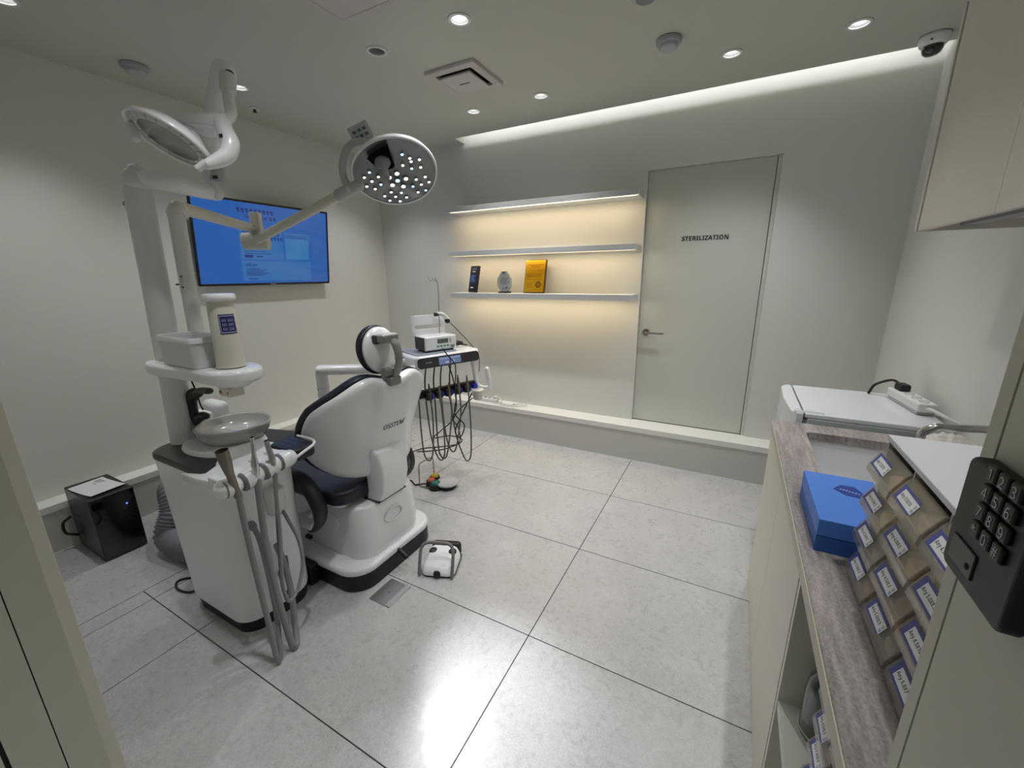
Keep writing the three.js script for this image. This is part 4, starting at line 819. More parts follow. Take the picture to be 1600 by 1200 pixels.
// ------------------------------------------------------------ dental lamp on the post
{
  const P0 = PX(215, 290, 'z', -0.88), E = V(-2.15, 1.885, -1.16), T = PX(352, 112, 'd', 1.7);
  const t = thing('dental_lamp', 'white dental operating lamp with a yoke on a folding arm', 'lamp', [P0.x, P0.y - 0.02, P0.z]);
  part(t, 'post_head', sweep([V(P0.x, P0.y + 0.004, P0.z), V(P0.x, P0.y + 0.03, P0.z), V(P0.x + 0.004, P0.y + 0.05, P0.z - 0.005)], [0.046, 0.046, 0.034], { seg: 28 }), M.whiteSoft);
  part(t, 'swing_arm', sweep([V(P0.x, P0.y + 0.03, P0.z), PX(262, 285, 'z', -0.95), PX(300, 294, 'z', -1.05), E.clone().add(V(0, -0.01, 0))], [0.033, 0.035, 0.034, 0.033], { seg: 22, n: 24 }), M.white, 'white lower swing arm');
  const a0 = E.clone().add(V(0.0, 0.0, 0)), mid = a0.clone().lerp(T, 0.5);
  part(t, 'spring_arm', sweep([PX(340, 306, 'd', 1.86), PX(332, 290, 'd', 1.85), PX(327, 265, 'd', 1.84), PX(333, 200, 'd', 1.78), PX(344, 140, 'd', 1.72), PX(350, 112, 'd', 1.7)], [0.018, 0.03, 0.036, 0.04, 0.044, 0.046], { seg: 22, n: 40 }), M.white, 'white rising spring arm');
  part(t, 'arm_joint', [cyl(PX(341, 262, 'd', 1.80), PX(340, 285, 'd', 1.81), 0.026, 0.03)], M.lightGrey);
  part(t, 'joint_slot', [box(-0.012, 0.012, -0.006, 0.006, -0.006, 0.006, 0.002).applyMatrix4(new THREE.Matrix4().setPosition(PX(336, 277, 'd', 1.765)))], M.black);
  part(t, 'arm_hollow', ball(PX(357, 117, 'd', 1.655), 0.032, 0.8, 0.55, 0.6), M.black);
  part(t, 'swivel', cyl(PX(356, 120, 'd', 1.64), PX(356, 143, 'd', 1.63), 0.03, 0.028), M.whiteSoft);
  part(t, 'drop_tube', sweep([PX(356, 140, 'd', 1.63), PX(358, 160, 'd', 1.62), PX(361, 178, 'd', 1.6), PX(354, 188, 'd', 1.58), PX(347, 192, 'd', 1.57)], [0.018, 0.021, 0.021, 0.02, 0.018], { seg: 18 }), M.white);
  // yoke: a fork from the hub to both ends of the head
  const hub = [[350, 192], [335, 197]];
  const y1 = [[350, 190, 1.575], [325, 188, 1.56], [290, 186, 1.55], [255, 184, 1.53], [232, 184, 1.52], [218, 190, 1.50]].map(([u, v, d]) => PX(u, v, 'd', d));
  const y2 = [[345, 190, 1.575], [352, 205, 1.57], [360, 225, 1.56], [355, 242, 1.55], [340, 251, 1.53], [325, 257, 1.51]].map(([u, v, d]) => PX(u, v, 'd', d));
  const y3 = [[345, 195, 1.58], [330, 205, 1.58], [300, 200, 1.57], [270, 192, 1.56]].map(([u, v, d]) => PX(u, v, 'd', d));
  const yk = part(t, 'yoke', [sweep(y1, [0.03, 0.026, 0.02, 0.016, 0.014, 0.012], { seg: 18, flat: 0.75, n: 40 }), sweep(y2, [0.03, 0.03, 0.032, 0.03, 0.026, 0.018], { seg: 18, n: 40 })], M.white, 'white fork-shaped yoke');
  part(yk, 'yoke_brace', sweep(y3, [0.02, 0.03, 0.022, 0.014], { flat: 0.5, seg: 16, n: 30 }), M.white);
  // head
  const C = PX(264, 219, 'd', 1.5), n = V(-0.0594, -0.8281, 0.5574).normalize();
  const ends = PX(310, 262, 'd', 1.5).sub(PX(215, 180, 'd', 1.5)); const a = ends.clone().sub(n.clone().multiplyScalar(ends.dot(n))).normalize(), b = a.clone().cross(n).normalize();
  const basis = new THREE.Matrix4().makeBasis(a, n, b).setPosition(C);
  const lat = (p, sx = 1, sz = 1) => { const g = new THREE.LatheGeometry(p.map(([x, y]) => new THREE.Vector2(x, y)), 64); g.scale(sx, 1, sz); g.applyMatrix4(basis); return g; };
  part(t, 'head_shell', lat([[0, -0.06], [0.05, -0.058], [0.10, -0.04], [0.135, -0.012], [0.142, 0.002], [0.136, 0.008], [0.128, 0.002], [0.128, -0.006]], 1, 0.92), M.white, 'white round lamp head');
  const rf = part(t, 'reflector', lat([[0.129, 0.0], [0.10, -0.014], [0.05, -0.024], [0, -0.026]], 1, 0.92), std(0xc6c5bd, 0.4));
  part(t, 'front_glass', lat([[0, 0.004], [0.08, 0.0035], [0.13, 0.002]], 1, 0.92), M.glass, 'clear front glass');
  for (let k = 0; k < 18; k++) {
    const an = k / 18 * Math.PI * 2, g = new THREE.BoxGeometry(0.03, 0.006, 0.026); g.rotateX(0.45); g.translate(0, -0.003, 0.108); g.rotateY(an); g.scale(1, 1, 0.92); g.applyMatrix4(basis);
    part(rf, 'facet', g, std(0xe6e5de, 0.3));
  }
  const hd = part(t, 'handle', sweep([PX(221, 188, 'd', 1.5), PX(211, 193, 'd', 1.49), PX(208, 205, 'd', 1.48), PX(213, 217, 'd', 1.475)], [0.016, 0.02, 0.02, 0.014]), M.white, 'white grip at the lamp end');
  part(t, 'end_pivot', cyl(PX(322, 253, 'd', 1.5), PX(308, 264, 'd', 1.495), 0.012, 0.012), M.white);
  part(t, 'head_brace', sweep([PX(330, 250, 'd', 1.55), PX(317, 235, 'd', 1.55), PX(303, 212, 'd', 1.55), PX(285, 200, 'd', 1.55), PX(265, 200, 'd', 1.55)], [0.012, 0.014, 0.014, 0.016, 0.016], { n: 36 }), M.white);
  part(t, 'badge', box(-0.008, 0.008, -0.006, 0.006, -0.002, 0.002).applyMatrix4(new THREE.Matrix4().setPosition(PX(345, 212, 'd', 1.53))), M.black);
  const lowc = [[213, 218, 1.52], [218, 240, 1.6], [228, 262, 1.66], [238, 276, 1.68]].map(([u, v, d]) => PX(u, v, 'd', d));
}

// ------------------------------------------------------------ surgical lamp on the slimmer pole
{
  const b0 = PX(306, 520, 'z', -0.97), b1 = PX(277, 345, 'z', -0.97), Q0 = PX(272, 328, 'z', -0.97), Q1 = PX(399, 358, 'd', 2.3), Q1b = PX(398, 377, 'd', 2.3), Q2 = PX(545, 297, 'd', 2.1);
  const t = thing('surgical_lamp', 'round surgical lamp with lit led lenses on a jointed arm', 'lamp', [b0.x, 1.15, b0.z]);
  part(t, 'pole', sweep([b0.clone().setY(1.14), b0.clone().lerp(b1, 0.5), b1, PX(272, 330, 'z', -0.97), PX(280, 323, 'z', -0.985)], [0.03, 0.03, 0.03, 0.031, 0.03], { seg: 22, n: 40 }), M.whiteSoft, 'slim white pole');
  part(t, 'pole_collar', cyl(PX(287.5, 443, 'z', -0.97), PX(288, 445, 'z', -0.97), 0.0306, 0.0306), M.grey);
  for (const [u, v] of [[283, 432], [286, 449]]) part(t, 'screw', ball(PX(u, v, 'z', -0.943), 0.004), M.darkGrey);
  part(t, 'inner_arm', sweep([PX(276, 324, 'z', -0.97), PX(300, 330, 'd', 1.84), Q1.clone().lerp(PX(276, 324, 'z', -0.97), 0.3), Q1], [0.028, 0.026, 0.024, 0.022], { seg: 18 }), M.offwhite, 'white inner lamp arm');
  part(t, 'elbow_post', [box(-0.026, 0.026, -0.06, 0.06, -0.02, 0.02, 0.008).applyMatrix4(new THREE.Matrix4().makeRotationY(0.5).setPosition(PX(401, 350, 'd', 2.28)))], M.offwhite);
  const ax = V(0.75, 0, -0.66);
  part(t, 'elbow_drum', cyl(Q1b.clone().addScaledVector(ax, -0.055), Q1b.clone().addScaledVector(ax, 0.07), 0.045, 0.045, 32), M.offwhite, 'cream elbow drum');
  part(t, 'outer_arm', sweep([PX(402, 374, 'd', 2.25), Q1b.clone().lerp(Q2, 0.5), Q2], [0.023, 0.024, 0.025], { seg: 18 }), M.offwhite, 'white outer lamp arm');
  part(t, 'arm_sleeve', sweep([PX(530, 305, 'd', 2.1), PX(552, 294, 'd', 2.11), PX(560, 290, 'd', 2.12)], 0.03, { seg: 18 }), M.lightGrey);
  // ring yoke
  const rg = [[546, 294, 2.1], [538, 280, 2.1], [535, 258, 2.1], [540, 237, 2.1], [552, 224, 2.1], [568, 221, 2.1], [582, 228, 2.1]].map(([u, v, d]) => PX(u, v, 'd', d));
  part(t, 'ring_yoke', sweep(rg, 0.018, { seg: 16, n: 60 }), M.lightGrey, 'pale grey ring yoke');
  const C = PX(618, 270, 'd', 2.2), aim = V(-0.61, 0, -0.98), n = aim.clone().sub(C).normalize();
  const ux = V(1, 0, 0).sub(n.clone().multiplyScalar(n.x)).normalize(), uz = ux.clone().cross(n).normalize();
  const basis = new THREE.Matrix4().makeBasis(ux, n, uz).setPosition(C);
  // rounded-triangle outline
  const rad = (th) => 0.222 * (1 + 0.014 * Math.cos(3 * (th + 0.5)));
  const rg2 = (k, y) => Array.from({ length: 72 }, (_, j) => { const th = -j / 72 * Math.PI * 2, r = rad(th) * k; return V(Math.cos(th) * r, y, Math.sin(th) * r).applyMatrix4(basis); }).reverse();
  part(t, 'head_shell', loft([rg2(0.05, -0.07), rg2(0.5, -0.065), rg2(0.85, -0.045), rg2(0.98, -0.02), rg2(1.02, 0.0), rg2(1.0, 0.012), rg2(0.965, 0.008)], true, false), M.white, 'white lamp head housing');
  part(t, 'lens_plate', loft([rg2(0.967, 0.004), rg2(0.9, 0.0), rg2(0.5, -0.004), rg2(0.05, -0.005)], false, true), std(0x8d8d90, 0.3, { metalness: 0.3 }), 'grey lens plate');
  part(t, 'cover_glass', loft([rg2(0.96, 0.0115), rg2(0.5, 0.012), rg2(0.02, 0.012)], false, true), M.glass, 'clear cover');
  // leds: pixel positions projected to the lens plane
  const leds = [[640, 246, 0], [628, 240, 1], [655, 248, 0], [642, 251, 0], [629, 257, 2], [643, 262, 1], [657, 260, 2],
    [577, 268, 1], [569, 276, 0], [591, 275, 2], [581, 282, 0], [595, 287, 1], [573, 290, 0], [586, 294, 2],
    [620, 270, 4], [608, 276, 4], [621, 281, 5], [634, 278, 6], [613, 288, 6], [630, 290, 6],
    [650, 279, 2], [664, 275, 0], [670, 283, 0], [658, 287, 0], [645, 290, 1], [653, 299, 2], [665, 296, 1],
    [611, 299, 2], [627, 300, 1], [601, 305, 2], [618, 306, 0], [635, 307, 2], [609, 312, 0], [625, 313, 0]];
  const LC = [0xf6f8ff, 0xa9ccff, 0xfff3dc]; const glow = LC.map((c) => std(0xffffff, 0.3, { emissive: c, emissiveIntensity: 2.6 }));
  const dirPX = (u, v) => PX(u, v, 'd', 1).sub(V(0, EYE, 0));
  for (const [u, v, k] of leds) {
    const d = dirPX(u, v), tt = C.clone().sub(V(0, EYE, 0)).dot(n) / d.dot(n), p = V(0, EYE, 0).addScaledVector(d, tt).addScaledVector(n, -0.001), r = k > 3 ? 0.016 : 0.0105;
    const led = part(t, 'led_lens', lathe([[r * 0.45, 0.004], [r * 0.8, 0.009], [r, 0.009], [r * 0.9, 0.0], [0, 0]], p, n, 18), std(0xb9bcc2, 0.15, { metalness: 0.5 }));
    part(led, 'led', lathe([[0, 0.006], [r * 0.4, 0.0055], [r * 0.72, 0.008], [r * 0.74, 0.003], [0, 0.003]], p, n, 14), glow[k % 4 === 0 && k < 4 ? 0 : k > 3 ? k - 4 : k]);
  }
  // black bracket and grip
  const onP = (u, v, h) => { const d = dirPX(u, v), o = C.clone().addScaledVector(n, h), tt = o.sub(V(0, EYE, 0)).dot(n) / d.dot(n); return V(0, EYE, 0).addScaledVector(d, tt); };
  const bp = [[573, 248], [580, 240], [605, 225], [609, 238], [617, 258], [614, 263], [600, 267], [594, 266], [584, 258]];
  part(t, 'bracket', loft([bp.map(([u, v]) => onP(u, v, 0.014)), bp.map(([u, v]) => onP(u, v, 0.03))].map((q) => q.reverse()), true, true), phy(0x08080a, 0.8, { specularIntensity: 0.15 }), 'black triangular bracket');
  part(t, 'grip', [lathe([[0, 0], [0.038, 0], [0.04, 0.01], [0.034, 0.022], [0, 0.026]], onP(597, 252, 0.03), n, 28), sweep([onP(598, 256, 0.036), onP(602, 266, 0.03), onP(606, 277, 0.02)], [0.02, 0.016, 0.012])], std(0x77787a, 0.4), 'grey sterile grip');
  // control box on top
  const k0 = PX(564, 209, 'd', 2.13);
  const pn = part(t, 'control_panel', box(-0.055, 0.055, -0.04, 0.045, -0.012, 0.012, 0.008).applyMatrix4(new THREE.Matrix4().makeRotationFromEuler(new THREE.Euler(0.25, 0.6, 0.28)).setPosition(k0)), M.lightGrey, 'pale control panel');
  for (let i = 0; i < 3; i++) for (let j = 0; j < 2; j++) part(pn, 'button', box(-0.036 + i * 0.028, -0.018 + i * 0.028, -0.018 + j * 0.026, -0.004 + j * 0.026, 0.0115, 0.0135, 0.001).applyMatrix4(new THREE.Matrix4().makeRotationFromEuler(new THREE.Euler(0.25, 0.6, 0.28)).setPosition(k0)), std(0x5b6b7c, 0.5));
  part(t, 'panel_stem', sweep([PX(566, 222, 'd', 2.12), PX(574, 226, 'd', 2.13), PX(584, 232, 'd', 2.15)], [0.016, 0.02, 0.018]), M.lightGrey);
  const l = new THREE.SpotLight(COL.surgical, LIGHT.surgical, 0, 10 * Math.PI / 180, 0.65, 2); l.position.copy(C).addScaledVector(n, 0.05); l.target.position.copy(aim); l.castShadow = true; l.shadow.radius = 8; l.shadow.mapSize.set(1024, 1024); l.shadow.camera.near = 0.02;
  scene.add(l); scene.add(l.target);
}

// ------------------------------------------------------------ instrument table on its swing arm
const TBL = V(-1.73, 0.9, -2.27), TA = Math.atan2(0.925, 0.38);
const tw = V(0.38, 0, -0.925).normalize(), tn = V(0.925, 0, 0.38).normalize();
function TP(u, v, b) {   // pixel -> table-local point on the plane at depth b
  const d = PX(u, v, 'd', 1).sub(V(0, EYE, 0)), o = TBL.clone().addScaledVector(tn, b).sub(V(0, EYE, 0));
  const p = V(0, EYE, 0).addScaledVector(d, o.dot(tn) / d.dot(tn)).sub(TBL);
  return V(p.dot(tw), p.y, p.dot(tn));
}
const toLocal = (p) => { const q = p.clone().sub(TBL); return V(q.dot(tw), q.y, q.dot(tn)); };
{
  const t = thing('instrument_table', 'white dental instrument table with a black screen panel and hanging hoses', 'instrument table', [TBL.x, TBL.y, TBL.z], undefined, TA);
  part(t, 'table_body', slab(-0.262, 0.272, -0.36, 0.012, -0.004, 0.082, 0.05, 0.016), M.white);
  const pf = rrShape(0.49, 0.07, 0.026);
  const tilt = (g) => { g.rotateX(-0.18); g.translate(0.004, 0.036, 0.012); return g; };
  part(t, 'front_panel', tilt(extr(pf, 0.008, 0.002)), M.blackGloss, 'black glossy front panel');
  const sc = new THREE.PlaneGeometry(0.175, 0.052); sc.translate(-0.0, 0.0, 0.0085);
  part(t, 'touch_screen', tilt(sc), std(0x111318, 0.2, { emissive: 0xffffff, emissiveIntensity: 0.55, emissiveMap: canvasTex(256, 96, (c) => { c.fillStyle = '#7f95c4'; c.fillRect(0, 0, 256, 96); c.fillStyle = '#a9bbdd'; c.fillRect(10, 10, 236, 22); c.fillStyle = '#dfe6f5'; c.fillRect(70, 60, 40, 20); c.fillRect(150, 52, 30, 30); c.fillStyle = '#31446f'; c.fillRect(122, 0, 12, 96); }) }), 'lit blue touch screen');
  const mk = text('OSSTEM', 0.009, 0.0004, fontR); mk.translate(-0.165, -0.004, 0.0085); part(t, 'lettering', tilt(mk), M.lightGrey);
  part(t, 'tray_mat', slab(-0.22, 0.1, -0.33, -0.03, 0.0815, 0.088, 0.02, 0.002), std(0x8f97a6, 0.6));
  part(t, 'side_tray', [slab(-0.40, -0.25, -0.36, -0.12, 0.03, 0.06, 0.02, 0.008)], M.white);
  part(t, 'side_tray_glass', slab(-0.385, -0.262, -0.345, -0.135, 0.0595, 0.066, 0.012, 0.002), std(0x6f756f, 0.25));
  // instrument bar with five cradles
  part(t, 'holder_bar', box(-0.225, 0.27, -0.215, -0.160, -0.06, -0.02, 0.006), M.black, 'black instrument bar');
  const hx = [-0.165, -0.088, -0.012, 0.066, 0.142];
  hx.forEach((x, i) => {
    const c = part(t, 'cradle', [box(x - 0.024, x + 0.024, -0.225, -0.175, -0.022, 0.018, 0.006)], M.black);
    part(c, 'blue_light', box(x + 0.018, x + 0.042, -0.222, -0.188, -0.018, 0.004, 0.004), M.blueGlow, 'blue lit cradle');
  });
  part(t, 'blue_light', box(0.205, 0.235, -0.21, -0.175, -0.018, 0.006, 0.004), M.blueGlow);
  const hpz = 0.01;
  const tops = [-0.115, -0.14, -0.135, -0.09, -0.105];
  hx.forEach((x, i) => part(t, 'handpiece', sweep([V(x, tops[i] + 0.005, hpz - 0.004), V(x, tops[i] - 0.03, hpz), V(x, tops[i] - 0.08, hpz + 0.004), V(x + 0.004, tops[i] - 0.12, hpz + 0.006)], i === 3 ? [0.005, 0.011, 0.011, 0.008] : [0.004, 0.009, 0.010, 0.007], { seg: 14 }), i === 0 ? M.darkGrey : M.bronze, 'grey dental handpiece'));
  // hoses: from under the body down behind the bar, loop, and up to the handpieces
  const from = [-0.205, -0.148, -0.08, -0.025, 0.05], low = [-0.67, -0.695, -0.69, -0.66, -0.77], lx = [-0.195, -0.10, -0.075, 0.005, 0.125];
  hx.forEach((x, i) => {
    const a = from[i], m = lx[i];
    part(t, 'hose', hose([V(a, 0.0, -0.05), V(a - 0.003, -0.12, -0.075), V(a - 0.003, -0.3, -0.07), V((a * 1.2 + m * 0.8) / 2 - 0.015, low[i] * 0.72, -0.05), V(m - 0.025, low[i] + 0.05, -0.02), V(m, low[i], 0.0), V(m + 0.022, low[i] + 0.05, 0.015), V((x + m) / 2 + 0.02, low[i] * 0.7, 0.02), V(x + 0.01, -0.35, 0.016), V(x + 0.004, tops[i] - 0.115, hpz + 0.006)], 0.0055), M.hoseDark);
  });
  part(t, 'hose', hose([V(0.02, -0.01, -0.03), V(0.045, -0.12, -0.02), V(0.05, -0.25, 0.0), V(0.02, -0.36, 0.02), V(0.09, -0.46, 0.03), V(0.06, -0.55, 0.02), V(0.03, -0.5, 0.0), V(0.12, -0.36, -0.01), V(0.2, -0.25, -0.02)], 0.0045), M.cableBlack);
  part(t, 'hose', hose([TP(692, 545, 0.03), TP(700, 556, 0.035), TP(710, 567, 0.032), TP(712, 580, 0.03), TP(711, 610, 0.03), TP(713, 635, 0.028), TP(708, 655, 0.02), TP(716, 668, 0.015), TP(718, 690, 0.01), TP(700, 700, 0), TP(680, 704, 0), TP(652, 706, 0)], 0.004), M.cableBlack);
  part(t, 'foot_cable', hose([TP(640, 708, 0.0), TP(660, 701, 0), TP(690, 698, 0), TP(715, 694, 0), TP(722, 688, 0), TP(716, 683, 0), TP(700, 681, 0), TP(678, 684, 0), TP(690, 672, 0), TP(704, 660, 0), TP(718, 640, 0), TP(738, 622, 0)], 0.004), M.cableBlack);
  // handle and cup at the right end
  part(t, 'grip_bracket', sweep([V(0.235, -0.005, -0.04), V(0.24, -0.10, -0.03), V(0.255, -0.19, -0.02), V(0.29, -0.215, 0.0), V(0.32, -0.215, 0.02)], [0.02, 0.02, 0.018, 0.014, 0.014], { n: 30 }), M.white);
  part(t, 'grip', sweep([V(0.335, -0.225, 0.02), V(0.33, -0.16, 0.02), V(0.315, -0.075, 0.02)], [0.018, 0.02, 0.018], { seg: 18 }), M.white, 'white upright grip');
  part(t, 'waste_cup', lathe([[0, -0.06], [0.034, -0.06], [0.038, 0], [0.042, 0.002], [0.042, 0.014], [0, 0.014]], V(0.218, -0.225, 0.03)), M.offwhite, 'cream cup with lid');
  // swing arm back to the chair
  const L = (u, v, a, b) => toLocal(PX(u, v, a, b));
  const el = PX(500, 578, 'z', -1.75);
  const ap = [toLocal(V(el.x, el.y, el.z)), toLocal(V(el.x + 0.15, el.y - 0.003, el.z - 0.1)), toLocal(V(-2.05, 0.90, -2.02)), V(-0.05, 0.03, -0.33)];
  part(t, 'swing_arm', sweep(ap, [0.045, 0.046, 0.045, 0.035], { flat: 0.75, ref: V(0, 1, 0), seg: 22, n: 30 }), M.white, 'white horizontal swing arm');
  part(t, 'arm_post', [cyl(toLocal(V(el.x + 0.01, 0.45, el.z)), toLocal(V(el.x + 0.01, el.y - 0.02, el.z)), 0.038, 0.038, 28)], M.whiteSoft, 'white arm post');
  part(t, 'arm_collar', cyl(toLocal(V(el.x + 0.01, el.y - 0.12, el.z)), toLocal(V(el.x + 0.01, el.y - 0.118, el.z)), 0.0388, 0.0388, 28), M.grey);
  part(t, 'arm_bracket', [sweep([V(-0.05, 0.03, -0.33), V(-0.26, 0.02, -0.2), V(-0.33, 0.02, -0.05), V(-0.26, 0.02, 0.0)], 0.012)], M.white);
  for (const q of [[497, 581], [497, 609], [497, 617]]) part(t, 'screw', ball(toLocal(PX(q[0], q[1], 'z', el.z + 0.038)), 0.004), M.darkGrey);
  const bar = toLocal(V(el.x + 0.01, 0.45, el.z));
  part(t, 'arm_foot', sweep([bar, bar.clone().add(V(0, -0.04, 0)), toLocal(V(el.x + 0.02, 0.36, -1.62))], 0.038), M.whiteSoft);
}
{
  // surgical motor unit standing on the table
  const p = TBL.clone().addScaledVector(tn, -0.15).addScaledVector(tw, -0.02).add(V(0, 0.09, 0));
  const t = thing('motor_unit', 'white surgical motor unit with a small display and handle on the table', 'motor unit', [p.x, p.y, p.z], undefined, TA);
  part(t, 'case', box(-0.115, 0.135, 0.008, 0.105, -0.07, 0.085, 0.012), M.white);
  part(t, 'side_panel', box(-0.1185, -0.113, 0.012, 0.10, -0.06, 0.075, 0.004), M.darkGrey);
  part(t, 'display', box(-0.02, 0.065, 0.055, 0.085, 0.083, 0.087, 0.001), std(0x5d6a60, 0.3), 'grey green display');
  for (let i = 0; i < 4; i++) part(t, 'button', box(-0.025 + i * 0.026, -0.008 + i * 0.026, 0.03, 0.04, 0.083, 0.088, 0.002), std(0x3f8a6a, 0.5));
  for (let i = 0; i < 2; i++) part(t, 'arrow_button', box(0.078, 0.088, 0.058 + i * 0.015, 0.068 + i * 0.015, 0.083, 0.088, 0.002), M.grey);
  part(t, 'socket', lathe([[0, 0], [0.014, 0], [0.014, 0.012], [0, 0.014]], V(0.10, 0.03, 0.084), V(0, 0, 1), 20), M.steel);
  const hs = rrShape(0.27, 0.15, 0.02); hs.holes.push(new THREE.Path(rrShape(0.21, 0.028, 0.012).getPoints(6).map((q) => new THREE.Vector2(q.x, q.y - 0.008)).reverse()));
  const hg = extr(hs, 0.012, 0.003); hg.rotateX(-0.12); hg.translate(0.0, 0.165, -0.085);
  part(t, 'carry_handle', hg, M.white, 'white slotted carry handle');
  for (const [x, z] of [[-0.09, 0.06], [0.11, 0.06], [-0.09, -0.05], [0.11, -0.05]]) part(t, 'foot', cyl(V(x, 0, z), V(x, 0.01, z), 0.01, 0.01, 14), M.black);
  const L = (u, v, b) => TP(u, v, b).add(V(0.02, -0.09, 0.15));
  part(t, 'drip_rod', sweep([L(687, 532, -0.2), L(686, 490, -0.2), L(684.5, 450, -0.2), L(682, 439, -0.2), L(679, 434, -0.2)], 0.0028, { seg: 8 }), M.steel, 'thin steel drip rod');
  part(t, 'rod_hook', [sweep([L(684, 441, -0.2), L(677, 437, -0.19), L(673, 439, -0.185), L(668, 433, -0.185)], 0.002, { seg: 8 }), sweep([L(677, 437, -0.19), L(675, 434, -0.19)], 0.002, { seg: 8 })], M.steel);
  const hp = part(t, 'motor_handpiece', [sweep([L(684, 490, -0.19), L(690, 491, -0.185), L(696, 495, -0.18), L(700, 500, -0.18)], [0.013, 0.015, 0.014, 0.017], { seg: 16 })], M.whiteSoft, 'white and black handpiece on the rod');
  part(hp, 'head', cyl(L(679, 491.5, -0.19), L(685, 491, -0.19), 0.014, 0.012), M.black);
  part(hp, 'grip_end', ball(L(699, 501, -0.178), 0.02), M.black);
  part(t, 'handpiece_cord', hose([L(702, 503, -0.18), L(720, 521, -0.17), L(735, 537, -0.15), L(745, 550, -0.1), L(749, 560, -0.04), L(749, 572, 0.0), L(748.5, 580, 0.0)], 0.0028), M.cableBlack);
  const m = TBL.clone().addScaledVector(tn, -0.17).addScaledVector(tw, 0.185).add(V(0, 0.0825, 0));
  const b = thing('black_pouch', 'small black accessory lying beside the motor unit', 'accessory', [m.x, m.y, m.z], undefined, TA);
  part(b, 'body', sweep([V(-0.04, 0.022, 0), V(-0.01, 0.03, 0), V(0.03, 0.028, 0.01)], [0.02, 0.028, 0.018], { flat: 0.8, ref: V(0, 1, 0) }), M.black);
  part(b, 'connector', sweep([V(0.03, 0.022, 0.01), V(0.06, 0.014, 0.03)], [0.013, 0.01]), std(0x6b6450, 0.4));
}

// ------------------------------------------------------------ things on the floor
{
  // white foot control
  const c = V(-1.235, 0, -1.475), a = Math.atan2(0.15, 0.06) * 0;
  const t = thing('foot_control', 'white foot control with black pads and a grey carrying hoop', 'foot control', [c.x, 0, c.z], undefined, 0.38);
  const R = (y, w, d, oz, r) => rrRing(y, -w, w, -d + oz, d + oz, r, 6);
  part(t, 'base', loft([R(0, 0.088, 0.098, -0.01, 0.04), R(0.012, 0.092, 0.102, -0.01, 0.042)]), M.black);
  part(t, 'shell', loft([R(0.012, 0.088, 0.092, 0.0, 0.035), R(0.032, 0.087, 0.09, 0.0, 0.035), R(0.05, 0.08, 0.076, -0.01, 0.03), R(0.068, 0.07, 0.055, -0.03, 0.025), R(0.074, 0.06, 0.042, -0.035, 0.02)]), M.white);
  for (const s of [-1, 1]) part(t, 'pad', ball(V(s * 0.052, 0.068, -0.03), 0.03, 0.75, 0.42, 0.9), M.black, 'black pedal pad');
  part(t, 'rear_pedal', box(-0.075, 0.085, 0.01, 0.085, -0.115, -0.07, 0.02), M.black);
  part(t, 'hoop', sweep([V(-0.095, 0.012, 0.085), V(-0.097, 0.07, 0.06), V(-0.095, 0.125, 0.03), V(-0.07, 0.148, 0.015), V(0, 0.152, 0.012), V(0.05, 0.148, 0.015), V(0.073, 0.125, 0.03), V(0.078, 0.07, 0.062), V(0.078, 0.012, 0.09)], 0.0085, { flat: 1.1, n: 70, ref: V(0, 0.4, 1) }), M.midGrey, 'grey carrying hoop');
  part(t, 'front_button', lathe([[0, 0.014], [0.016, 0.012], [0.02, 0]], V(0.0, 0.022, 0.088), V(0, 0, 1)), M.black);
  const tx = text('OSSTEM', 0.01, 0.0006, fontR); tx.rotateX(-1.0); tx.translate(0, 0.0585, 0.04); part(t, 'lettering', tx, M.grey);
}
